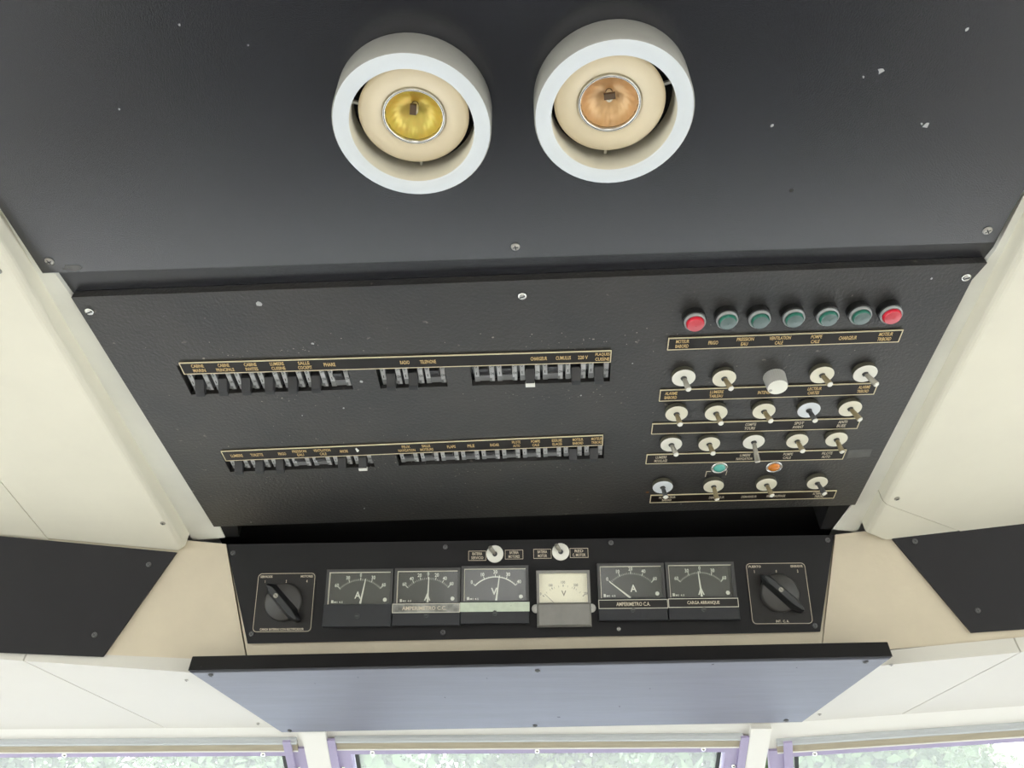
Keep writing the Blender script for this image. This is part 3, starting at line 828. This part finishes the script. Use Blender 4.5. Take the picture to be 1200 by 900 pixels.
row_caps = [
    [[(1, 0, 'below the CABINE MARIN caption'), (1, 0, 'below the CABINE PRINCIPALE caption'), (1, 0, 'below the CABINE INVITES caption'), (1, 0, 'below the LUMIERE CUISINE caption'),
      (1, 0, 'below the SALLE COCKPIT caption'), (1, 0, 'below the PHARE caption'), (0, 0, 'just right of the PHARE breaker, its strip blank')],
     [(1, 0, 'below the RADIO caption'), (1, 0, 'below the TELEPHONE caption'), (0, 0, 'right of the TELEPHONE breaker, last of the group of three')],
     [(0, 0, 'leftmost of the upper right group of six'), (0, 0, 'second in the upper right group of six'), (1, 1, 'with white paint on its lever, below CHARGEUR'), (0, 0, 'below the CUMULUS caption'),
      (1, 0, 'below the 220 V caption'), (1, 0, 'below the PLAQUES CUISINE caption')]],
    [[(1, 0, 'below the lower strip caption LUMIERE'), (1, 0, 'below the TOILETTE caption'), (1, 0, 'below the lower strip caption FRIGO'), (0, 0, 'below the lower strip caption PRESSION EAU'),
      (0, 0, 'below the lower strip caption VENTILATION CALE'), (1, 0, 'below the ANCRE caption'), (1, 1, 'with white paint on its lever, right of ANCRE')],
     [(0, 0, 'below the FEUX NAVIGATION caption'), (0, 0, 'below the SALLE MOTEURS caption'), (0, 0, 'below the FLAPS caption'), (0, 0, 'below the PILE caption'), (0, 0, 'below the RADAR caption'),
      (0, 0, 'below the lower breaker strip caption PILOTE AUTO'), (0, 0, 'below the lower breaker strip caption POMPE CALE'), (0, 0, 'below the ESSUIE GLACES caption'),
      (1, 0, 'below the lower breaker strip caption MOTEUR BABORD'), (1, 0, 'below the lower breaker strip caption MOTEUR TRIBORD')]]]
for r_, gc in zip(rows, row_caps):
    base = FB @ T(r_['o'][0], r_['o'][1], 0) @ RZ(r_['a'])
    sc = 1.0 if r_['h'] > 0.035 else 0.80
    for (a, b, n), cells in zip(r_['groups'], gc):
        p = (b - a - 0.0016) / n
        for i, (on, tip, txt) in enumerate(cells):
            x = b - 0.0008 - p * (n - i - 0.5) + 0.0008
            M_ = base @ T(x, 0, 0) @ Matrix.Diagonal((1, sc, 1, 1))
            breaker(M_, on, tip, '%s black and grey breaker %s' % ('switched-on' if on else 'switched-off', txt))

# ------------------------------------------------------------------ indicator lights
def indicator(x, y, red, label):
    o = thing('indicator_light', FB @ T(x, -y, 0), label, 'indicator light', 'round indicator lights in a row')
    MB().lathe([(0.0100, 0.0001), (0.0100, 0.0060), (0.0090, 0.0068)], 28, smooth=False).build('bezel', 'bezel_black', o)
    MB().lathe([(0.0092, 0.0060), (0.0090, 0.0090), (0.0078, 0.0094), (0.0074, 0.0080)], 28).build('ring', 'bezel_steel', o)
    l = MB(); l.lathe([(0.0075, 0.0078), (0.0074, 0.0110), (0.0066, 0.0122)], 28)
    lo_ = l.build('lens', 'lens_red' if red else 'lens_green', o)
    t = MB(); t.lathe([(0.0066, 0.0122), (0.0045, 0.0128), (0.002, 0.0131), (0.0002, 0.0132)], 28)
    t.build('lens_front', 'lens_red_top' if red else 'lens_green_top', lo_)
    return o
for x, y, red, c in ((0.1421, 0.4321, 1, 'red indicator light above MOTEUR BABORD, left end of the row'), (0.1690, 0.4306, 0, 'green indicator light above the FRIGO caption'),
                     (0.1962, 0.4303, 0, 'green indicator light above the PRESSION EAU caption'), (0.2246, 0.4296, 0, 'green indicator light above the VENTILATION CALE caption'),
                     (0.2528, 0.4288, 0, 'green indicator light above the POMPE CALE caption'), (0.2798, 0.4280, 0, 'green indicator light above the CHARGEUR caption'),
                     (0.3051, 0.4277, 1, 'red indicator light above MOTEUR TRIBORD, right end of the row')):
    indicator(x, y, red, c)

# ------------------------------------------------------------------ toggle switches
def toggle(M, r, disc, lever, tip, label, group, th=0.0056, L=0.0135, tipm='lever_tip'):
    o = thing('toggle_switch', M, label, 'toggle switch', group)
    MB().lathe([(r * 0.97, 0.0001), (r, 0.0006), (r, th - 0.0004)], 32, smooth=True).build('disc_edge', 'disc_side', o)
    d = MB(); d.lathe([(r, th - 0.0004), (r - 0.0005, th), (0.0030, th), (0.0028, th - 0.0010)], 32, smooth=False)
    d.build('disc', disc, o)
    MB().lathe([(0.0030, th - 0.002), (0.0030, th + 0.0006), (0.0022, th + 0.0012), (0.0008, th + 0.0012)], 6, smooth=False).build('bushing', 'lever_dark', o)
    tx, ty = tip
    l = MB(); l.rod((0, 0, th - 0.001), (tx, ty, th + L), 0.0019, 0.0028, 12)
    lo_ = l.build('lever', lever, o)
    e = Vector((tx, ty, L + 0.001)).normalized()
    c = MB(); p = Vector((tx, ty, th + L)); c.rod(p - e * 0.0002, p + e * 0.0010, 0.0028, 0.0021, 12); c.build('lever_tip', tipm, lo_)
    return o
I, W_, K = 'ivory_plastic', 'warm_white_plastic', 'cool_white_plastic'
tog = [
    (0.1423, 0.5018, I and W_, 'lever_steel', (0.0024, 0.001), 'white toggle switch with grey lever above ALARME BABORD'),
    (0.1794, 0.5033, I, 'lever_brass', (0.0034, -0.0007), 'cream toggle switch above LUMIERE TABLEAU'),
    (0.2675, 0.5009, I, 'lever_brass', (0.0029, -0.0016), 'cream toggle switch above LECTEUR CARTES'),
    (0.3061, 0.5001, W_, 'lever_steel', (0.0057, 0.0002), 'white toggle switch above ALARME TRIBORD, at the right end of the top toggle row'),
    (0.1420, 0.5506, I, 'lever_brass', (0.0013, 0.0), 'leftmost toggle of the second row, above the blank strip end'),
    (0.1797, 0.5506, I, 'lever_brass', (0.0020, -0.0007), 'second toggle from the left in the second row'),
    (0.2249, 0.5489, I, 'lever_brass', (0.0030, -0.0012), 'middle toggle of the second row, under the dimmer knob'),
    (0.2673, 0.5483, K, 'lever_dark', (0.0022, -0.0003), 'bluish-white toggle with a black lever in the second row'),
    (0.3061, 0.5471, I, 'lever_brass', (0.0050, 0.0003), 'rightmost toggle of the second row'),
    (0.1425, 0.5965, W_, 'lever_steel', (0.0028, -0.0010), 'leftmost toggle of the third row, above LUMIERE MOUILLAGE'),
    (0.1804, 0.5967, I, 'lever_brass', (0.0010, -0.0021), 'cream toggle second from the left in the third row'),
    (0.2242, 0.5944, W_, 'lever_steel', (0.0025, 0.0110), 'toggle with a long flipped steel lever above LUMIERE NAVIGATION'),
    (0.2672, 0.5940, I, 'lever_brass', (0.0016, -0.0010), 'cream toggle in the third row above POMPE CALE'),
    (0.3055, 0.5923, I, 'lever_brass', (0.0023, 0.0027), 'rightmost toggle of the third row, beside the tape residue'),
    (0.1420, 0.6674, K, 'lever_dark', (0.0012, -0.0010), 'bluish-white toggle at the left end of the bottom row'),
    (0.1960, 0.6670, I, 'lever_brass', (0.0018, 0.0045), 'cream toggle in the bottom row below the teal jewel'),
    (0.2517, 0.6653, I, 'lever_brass', (0.0027, 0.0007), 'cream toggle in the bottom row below the amber jewel'),
    (0.3048, 0.6635, I, 'lever_dark', (0.0038, 0.0005), 'cream toggle with dark lever at the right end of the bottom row')]
for x, y, dm, lv, (tx, ty), lab in tog:
    toggle(FB @ T(x, -y, 0), 0.0107, dm, lv, (tx, -ty), lab, 'toggle switches on the switch panel', L=0.0130 if ty < 0.01 else 0.0155)
# ribbed dimmer knob
kn = thing('dimmer_knob', FB @ T(0.2265, -0.5067, 0), 'white ribbed dimmer knob between the toggles of the top row', 'knob')
MB().lathe([(0.0100, 0.0002), (0.0100, 0.0006), (0.0092, 0.0136), (0.0088, 0.0142)], 60, smooth=False, rfun=lambda a, r: 1 + 0.015 * math.cos(30 * a)).build('body', 'knob_grey', kn)
f_ = MB(); f_.cap(0.0089, 0.0143, 40); f_.lathe([(0.0089, 0.0143), (0.0090, 0.0138)], 40); f_.build('face', 'warm_white_plastic', kn)
MB().cap(0.0016, 0.01445, 12, -0.0058, -0.0038).build('index_mark', 'knob_grey', kn)
# pilot jewels
def jewel(x, y, m, label):
    o = thing('pilot_jewel', FB @ T(x, -y, 0), label, 'pilot light', 'oval pilot jewels')
    MB().lathe([(0.0088, 0.0001), (0.0086, 0.0010), (0.0078, 0.0014), (0.0072, 0.0004)], 32).build('bezel', 'chrome', o)
    j = MB(); j.lathe([(0.0062, 0.0003), (0.0058, 0.0016), (0.0040, 0.0027), (0.0018, 0.0032), (0.0001, 0.0033)], 28)
    j.build('lens', m, o)
    b = MB(); b.cap(0.0074, 0.0005, 32); b.build('reflector', 'screw_steel', o)
    return o
jt = jewel(0.1988, 0.6414, 'jewel_teal', 'teal pilot jewel above the bottom toggle row')
jewel(0.2555, 0.6413, 'jewel_amber', 'amber pilot jewel above the bottom toggle row')
br = MB(); br.box(-0.0128, -0.0121, -0.0150, -0.0055, 0.0001, 0.0005); br.box(-0.0128, -0.0080, -0.0062, -0.0055, 0.0001, 0.0005); br.box(0.0085, 0.0091, -0.0125, -0.0045, 0.0001, 0.0005)
br.build('engraved_bracket', 'cream_print', jt)

# ------------------------------------------------------------------ gauges on the instrument panel
def dial_marks(parent, ca, R_, half, numerals, ndiv, ink, arc=False, th=0.0047, hn=0.0042, mirror=1, tick=0.0026):
    mb = MB()
    cu, cv = ca
    def P(r, t): return (cu + r * math.sin(t), cv + r * math.cos(t))
    def bar(r0, r1, t, w):
        a = P(r0, t); b = P(r1, t); nx, ny = math.cos(t) * w / 2, -math.sin(t) * w / 2
        mb.add([(a[0] - nx, a[1] - ny, th), (a[0] + nx, a[1] + ny, th), (b[0] + nx, b[1] + ny, th), (b[0] - nx, b[1] - ny, th)], [[0, 1, 2, 3]])
    n = len(numerals)
    for i in range(n):
        t = -half + 2 * half * i / (n - 1)
        bar(R_ - 0.0006, R_ + tick, t, 0.0008)
    for i in range(ndiv + 1):
        t = -half + 2 * half * i / ndiv
        bar(R_ - 0.0010, R_ + 0.0010, t, 0.00036)
    if arc:
        k = 28
        for i in range(k):
            t0 = -half + 2 * half * i / k; t1 = -half + 2 * half * (i + 1) / k
            a, b = P(R_ - 0.0009, t0), P(R_ - 0.0009, t1); c, d = P(R_ + 0.0002, t1), P(R_ + 0.0002, t0)
            mb.add([(q[0], q[1], th) for q in (a, b, c, d)], [[0, 1, 2, 3]])
    mb.build('scale_marks', ink, parent, fix=False)
    tx = MB()
    for i, s in enumerate(numerals):
        t = -half + 2 * half * i / (n - 1)
        p = P(R_ + tick + 0.0027, t)
        put_text(tx, s, p[0], p[1], th, hn, cond=0.85)
    tx.build('numerals', ink, parent, fix=False)

def needle(parent, p0, p1, w0, w1, ink, z=0.0056):
    p0 = Vector(p0); p1 = Vector(p1); d = (p1 - p0).normalized(); nn = Vector((-d.y, d.x))
    a, b, c, e = p0 + nn * w0, p0 - nn * w0, p1 - nn * w1, p1 + nn * w1
    MB().prism([tuple(a), tuple(b), tuple(c), tuple(e)], z, z + 0.0004).build('needle', ink, parent)

def gauge(u0, u1, vt, vb, label, numerals, ndiv, letter, lpos, ang, arc=False, ghost=None):
    w = u1 - u0; h = vt - vb
    o = thing('panel_meter', FC @ T((u0 + u1) / 2, (vt + vb) / 2, 0), label, 'gauge', 'square panel meters')
    x = w / 2; y = h / 2
    dv = y - h * 0.615            # lower edge of the dial window
    f = MB(); t = 0.0032
    f.box(-x, x, y - t, y, 0.0001, 0.0085); f.box(-x, -x + t, dv, y - t, 0.0001, 0.0085); f.box(x - t, x, dv, y - t, 0.0001, 0.0085)
    f.box(-x + t, x - t, dv, y - t, 0.0001, 0.0040)
    f.build('housing', 'gauge_frame', o)
    MB().box(-x + t, x - t, dv, y - t, 0.0040, 0.0045).build('dial', 'gauge_dial', o)
    e = MB(); e.box(-x + t, x - t, y - t - 0.0007, y - t, 0.0045, 0.0080); e.box(-x + t, -x + t + 0.0007, dv, y - t, 0.0045, 0.0080); e.build('dial_edge', 'silver_edge', o)
    cv = MB()
    cv.loft([([(-x, -y), (x, -y), (x, dv), (-x, dv)], 0.0001), ([(-x - 0.0004, -y - 0.0005), (x + 0.0004, -y - 0.0005), (x, dv), (-x, dv)], 0.0100), ([(-x + 0.0004, -y + 0.0004), (x - 0.0004, -y + 0.0004), (x - 0.0004, dv - 0.0004), (-x + 0.0004, dv - 0.0004)], 0.0108)])
    cv.build('lower_cover', 'gauge_cover', o)
    s = MB(); s.cyl(0.0030, 0.0108, 0.0116, 18, 0, (dv - y) / 2 - 0.0008); s.cyl(0.0022, 0.0116, 0.0119, 16, 0, (dv - y) / 2 - 0.0008); so = s.build('zero_screw', 'knob_black', o)
    sl = MB(); sl.box(-0.0018, 0.0018, (dv - y) / 2 - 0.0011, (dv - y) / 2 - 0.0005, 0.0119, 0.0121); sl.build('screw_slot', 'screw_dull', so)
    pv = (0.0004, dv - 0.0055)
    dial_marks(o, pv, 0.0330, R(45), numerals, ndiv, 'dial_print', arc)
    a = R(ang)
    L = 0.0345
    k0 = (pv[0] + 0.007 * math.sin(a), pv[1] + 0.0065 * math.cos(a)) if abs(ang) < 30 else (pv[0] + 0.0075 * math.sin(a) + 0.0035, dv + 0.0004)
    needle(o, k0, (pv[0] + L * math.sin(a), pv[1] + L * math.cos(a)), 0.0011, 0.00045, 'dial_print')
    lt = MB(); put_text(lt, letter, lpos[0], dv + lpos[1], 0.0047, 0.0080, 0.0072); lt.build('unit_letter', 'dial_print', o, fix=False)
    sm = MB(); sm.box(-x + 0.0065, -x + 0.0090, dv + 0.0018, dv + 0.0050, 0.0045, 0.00465)
    put_text(sm, 'M1 4.5', -x + 0.0148, dv + 0.0028, 0.0047, 0.0021, 0.0100)
    sm.cap(0.0023, 0.0047, 14, x - 0.0090, dv + 0.0050); sm.build('small_print', 'dial_print', o, fix=False)
    MB().box(-x + t, x - t, dv, y - t, 0.0070, 0.0074).build('dial_glass', 'dial_glass', o)
    return o
gauge(-0.2353, -0.1583, -0.0335, -0.0970, 'ammeter with a slightly right-leaning needle beside the left rotary switch', ['60', '30', '0', '30', '60'], 28, 'A', (-0.0020, 0.0105), 10)
gauge(-0.1567, -0.0810, -0.0330, -0.0965, 'ammeter with seven numerals and a worn strip across it', ['60', '40', '20', '0', '20', '40', '60'], 24, 'A', (0.0000, 0.0070), 1.5)
gauge(-0.0800, -0.0030, -0.0313, -0.0952, 'black voltmeter with pale green tape across its lower edge', ['0', '10', '20', '30', '40'], 20, 'V', (-0.0010, 0.0110), 8, True)
gauge(0.0755, 0.1518, -0.0302, -0.0930, 'ammeter with its needle at zero on the left, labelled AMPERIMETRO', ['0', '10', '20', '40', '60'], 24, 'A', (0.0025, 0.0110), -46)
gauge(0.1535, 0.2315, -0.0297, -0.0932, 'ammeter with centred needle labelled CARGA ARRANQUE beside the right rotary switch', ['60', '30', '0', '30', '60'], 28, 'A', (0.0000, 0.0070), -3.5)

# cream-faced voltmeter
u0, u1, vt, vb = 0.0060, 0.0668, -0.0375, -0.0993
o = thing('panel_voltmeter', FC @ T((u0 + u1) / 2, (vt + vb) / 2, 0), 'small cream-faced voltmeter with grey lower cover', 'gauge')
x, y = (u1 - u0) / 2, (vt - vb) / 2
dv = y - (vt - vb) * 0.575
f = MB(); t = 0.0030
f.loft([([(-x, -y), (x, -y), (x, y), (-x, y)], 0.0001), ([(-x, -y), (x, -y), (x, y), (-x, y)], 0.0040)])
f.box(-x, x, y - t, y, 0.0040, 0.0095); f.box(-x, -x + t, dv, y - t, 0.0040, 0.0095); f.box(x - t, x, dv, y - t, 0.0040, 0.0095)
f.build('housing', 'voltmeter_frame', o)
MB().box(-x + t, x - t, dv, y - t, 0.0040, 0.0046).build('dial', 'voltmeter_dial', o)
MB().bevbox(-x, x, -y, dv, 0.0040, 0.0110, 0.0022).build('lower_cover', 'voltmeter_frame', o)
pv = (0.0, dv - 0.010)
dial_marks(o, pv, 0.0285, R(52), ['0', '100', '150', '200', '250'], 10, 'voltmeter_print', False, 0.0048, 0.0030, tick=0.0016)
needle(o, (-0.0115, dv + 0.0006), (-0.0215, dv + 0.0100), 0.0003, 0.00018, 'voltmeter_print', 0.0056)
lt = MB(); put_text(lt, 'V', 0.0005, dv + 0.0105, 0.0048, 0.0062, 0.0056); lt.build('unit_letter', 'voltmeter_print', o, fix=False)
MB().box(-x + t, x - t, dv, y - t, 0.0076, 0.0080).build('dial_glass', 'dial_glass', o)
for sx in (-1, 1):
    k = MB(); k.lathe([(0.0048, 0.0001), (0.0048, 0.0020), (0.0036, 0.0028), (0.0002, 0.0030)], 20)
    e_ = k.build('mounting_button', 'paint_white', o); e_.location = (sx * (x + 0.0012), -y + 0.0205, 0)

# tape and engraved strips stuck across the gauges
def gauge_strip(u0, u1, vt, vb, z, m, label, txt=None, edge=None, ink='dial_print', tw=None, off=0.0):
    o = thing('gauge_strip', FC @ T(u0, vb, z), label, 'label strip', 'strips stuck on the gauges')
    w, h = u1 - u0, vt - vb
    MB().box(0, w, 0, h, 0.0, 0.0007).build('plate', m, o)
    if edge:
        b = MB(); ring_border(b, 0, w, 0, h, 0.0004, 0.0010, 0.0006); b.build('border', edge, o)
    if txt: lettering([txt], o, ink, w / 2 + off, h / 2, 0.0009, 0.0042, tw, name='caption')
    return o
gauge_strip(-0.1573, -0.0808, -0.0728, -0.0828, 0.0109, 'tape_worn', 'worn silver label strip across the second gauge', 'AMPERIMETRO C.C.', 'silver_edge', 'cream_print', 0.050, -0.002)
gauge_strip(-0.0806, -0.0023, -0.0721, -0.0823, 0.0109, 'tape_green', 'pale green tape strip with specks across the black voltmeter')
gauge_strip(0.0752, 0.1527, -0.0708, -0.0805, 0.0109, 'plate_brown', 'dark strip reading AMPERIMETRO C.A.', 'AMPERIMETRO C.A.', 'silver_edge', 'cream_print', 0.038)
gauge_strip(0.1533, 0.2313, -0.0702, -0.0800, 0.0109, 'plate_brown', 'dark strip reading CARGA ARRANQUE', 'CARGA ARRANQUE', 'silver_edge', 'cream_print', 0.036)

# small toggles with tags
toggle(FC @ T(-0.0418, -0.0171, 0), 0.0100, 'warm_white_plastic', 'lever_steel', (-0.0050, 0.0060), 'left white selector toggle above the black voltmeter', 'selector toggles on the instrument panel', th=0.0028, L=0.008, tipm='lever_steel')
toggle(FC @ T(0.0348, -0.0155, 0), 0.0100, 'warm_white_plastic', 'lever_steel', (-0.0050, 0.0060), 'right white selector toggle above the cream voltmeter', 'selector toggles on the instrument panel', th=0.0028, L=0.008, tipm='lever_steel')
def tag_plate(u0, u1, vt, vb, lines, label, ws):
    o = thing('tag_plate', FC @ T((u0 + u1) / 2, (vt + vb) / 2, 0), label, 'tag', 'small tags beside the selector toggles')
    x, y = (u1 - u0) / 2, (vt - vb) / 2
    MB().box(-x, x, -y, y, 0.0001, 0.0008).build('plate', 'plate_brown', o)
    b = MB(); ring_border(b, -x, x, -y, y, 0.0006, 0.0011, 0.0005); b.build('border', 'cream_print', o)
    lettering(lines, o, 'cream_print', 0, 0, 0.0010, 0.0033, ws, 1.4, 'caption')
tag_plate(-0.0727, -0.0520, -0.0131, -0.0243, ['BATERIA', 'SERVICIO'], 'brown tag left of the left selector toggle', [0.0115, 0.0140])
tag_plate(-0.0300, -0.0089, -0.0124, -0.0232, ['BATERIA', 'MOTORES'], 'brown tag right of the left selector toggle', [0.0105, 0.0130])
tag_plate(0.0031, 0.0240, -0.0118, -0.0228, ['BATERIA', 'MOTOR'], 'brown tag left of the right selector toggle', [0.0110, 0.0105])
tag_plate(0.0455, 0.0668, -0.0113, -0.0223, ['RED', 'C. MOTOR'], 'brown tag right of the right selector toggle', [0.0100, 0.0150])

# rotary switches
def rotary(u0, u1, vt, vb, tl, trr, nums, foot, fw, ang, scr, label):
    o = thing('rotary_switch', FC @ T((u0 + u1) / 2, (vt + vb) / 2, 0), label, 'rotary switch', 'rotary selector switches')
    x, y = (u1 - u0) / 2, (vt - vb) / 2
    def rr(a, b, r, k=5):
        pts = []
        for cx, cy, s in ((a - r, b - r, 0), (-a + r, b - r, 90), (-a + r, -b + r, 180), (a - r, -b + r, 270)):
            for i in range(k + 1):
                t = R(s + 90 * i / k); pts.append((cx + r * math.cos(t), cy + r * math.sin(t)))
        return pts
    MB().prism(rr(x, y, 0.005), 0.0001, 0.0010).build('plate', 'plate_brown', o)
    a = rr(x - 0.0008, y - 0.0008, 0.0045); b = rr(x - 0.0013, y - 0.0013, 0.0041); n = len(a)
    bd = MB(); bd.add([(p[0], p[1], 0.00115) for p in a] + [(p[0], p[1], 0.00115) for p in b], [[i, (i + 1) % n, n + (i + 1) % n, n + i] for i in range(n)])
    bd.build('border', 'cream_print', o, fix=False)
    lt = MB()
    put_text(lt, tl, -x + 0.0035 + 0.0070, y - 0.0045, 0.0012, 0.0026, 0.0140)
    put_text(lt, trr, x - 0.0035 - 0.0070, y - 0.0045, 0.0012, 0.0026, 0.0140)
    for s, xx in zip(nums, (-x + 0.0095, 0.0, x - 0.0100)): put_text(lt, s, xx, y - 0.0100, 0.0012, 0.0030)
    put_text(lt, foot, 0.000, -y + 0.0035, 0.0012, 0.0026, fw)
    lt.build('lettering', 'cream_print', o, fix=False)
    MB().lathe([(0.0215, 0.0010), (0.0212, 0.0060), (0.0195, 0.0075), (0.0001, 0.0078)], 40).build('base', 'knob_base', o)
    h = MB()
    P0 = [(-0.0290, 0.0), (-0.0200, -0.0065), (0.0180, -0.0072), (0.0300, -0.0030), (0.0315, 0.0), (0.0300, 0.0030), (0.0180, 0.0072), (-0.0200, 0.0065)]
    P1 = [(px_ * 0.93, py_ * 0.62) for px_, py_ in P0]
    P2 = [(px_ * 0.88, py_ * 0.42) for px_, py_ in P0]
    h.loft([(P0, 0.0074), (P1, 0.0150), (P2, 0.0170)])
    ho = h.build('knob', 'knob_black', o); ho.rotation_euler = (0, 0, ang)
    s = MB(); s.cyl(0.0026, 0.0160, 0.0176, 14, scr, 0); so = s.build('knob_screw', 'lever_steel', ho)
    sl = MB(); sl.box(scr - 0.0019, scr + 0.0019, -0.0003, 0.0003, 0.0176, 0.0178); sl.build('screw_slot', 'screw_slot', so)
    return o
rotary(-0.3178, -0.2497, -0.0355, -0.1020, 'SERVICIOS', 'MOTORES', ('1', '2', '4'), 'CARGA BATERIAS CON RECTIFICADOR', 0.0500, R(-46), -0.0080, 'left rotary switch on a plate reading CARGA BATERIAS CON RECTIFICADOR')
rotary(0.2465, 0.3152, -0.0302, -0.0985, 'PUERTO', 'GENERADOR', ('1', '0', '2'), 'INT.  C. A.', 0.0145, R(-44), -0.0030, 'right rotary switch on a plate reading PUERTO and GENERADOR')

# ------------------------------------------------------------------ trees outside the windscreen
def leaf_cloud(name, rad, n, m, seed):
    rnd = random.Random(seed); mb = MB()
    blobs = []
    for _ in range(16):
        a = rnd.uniform(0, 6.283); zz = rnd.uniform(-1, 1); q = rnd.uniform(0.25, 0.8) * rad
        blobs.append((q * math.cos(a) * math.sqrt(1 - zz * zz), q * math.sin(a) * math.sqrt(1 - zz * zz), q * zz * 1.25, rnd.uniform(0.3, 0.55) * rad))
    for _ in range(n):
        bx, by, bz, br_ = rnd.choice(blobs)
        d = Vector((rnd.gauss(0, 1), rnd.gauss(0, 1), rnd.gauss(0, 1))).normalized()
        p = Vector((bx, by, bz)) + d * br_ * rnd.uniform(0.6, 1.0)
        u = Vector((rnd.gauss(0, 1), rnd.gauss(0, 1), rnd.gauss(0, 1))).normalized(); v = u.orthogonal().normalized()
        s = rnd.uniform(0.05, 0.115)
        mb.add([p - u * s, p + v * s * 0.5, p + u * s, p - v * s * 0.5], [[0, 1, 2, 3]])
    return mb.mesh(name, m, fix=False)
clouds = [leaf_cloud('foliage', 2.2, 15000, 'leaves_green', 1), leaf_cloud('foliage', 2.0, 12000, 'leaves_pale', 2)]
tk = MB(); tk.rod((0, 0, 0), (0.1, 0.05, 4.4), 0.18, 0.08, 10)
for a in range(5):
    tk.rod((0.08, 0.04, 3.2 + 0.2 * a), (1.1 * math.cos(a * 1.3), 1.1 * math.sin(a * 1.3), 4.9 + 0.25 * a), 0.06, 0.02, 6)
tk = tk.mesh('trunk', 'bark')
for i, (x, y, s, kind, lab) in enumerate([
        (-8.4, 11.0, 1.05, 0, 'green leafy tree outside, farthest left beyond the left window'),
        (-6.6, 16.5, 1.25, 1, 'pale green tree outside the left window, second from the left'),
        (-2.9, 11.0, 1.0, 0, 'green tree outside behind the left white window post'),
        (0.6, 17.0, 1.3, 1, 'pale tree outside the middle of the centre window'),
        (3.4, 11.0, 1.0, 0, 'green tree outside at the right end of the centre window'),
        (7.4, 16.8, 1.25, 1, 'pale green tree outside the left end of the right window'),
        (9.1, 11.5, 1.08, 0, 'green tree outside, farthest right beyond the right window')]):
    t_ = thing('tree', T(x, y, -0.7) @ RZ(i * 1.1) @ Matrix.Scale(s, 4), lab, 'tree', 'trees outside the windscreen')
    f_ = link('foliage', clouds[kind], t_); f_.location = (0, 0, 5.4); f_['kind'] = 'stuff'
    link('trunk', tk, t_)
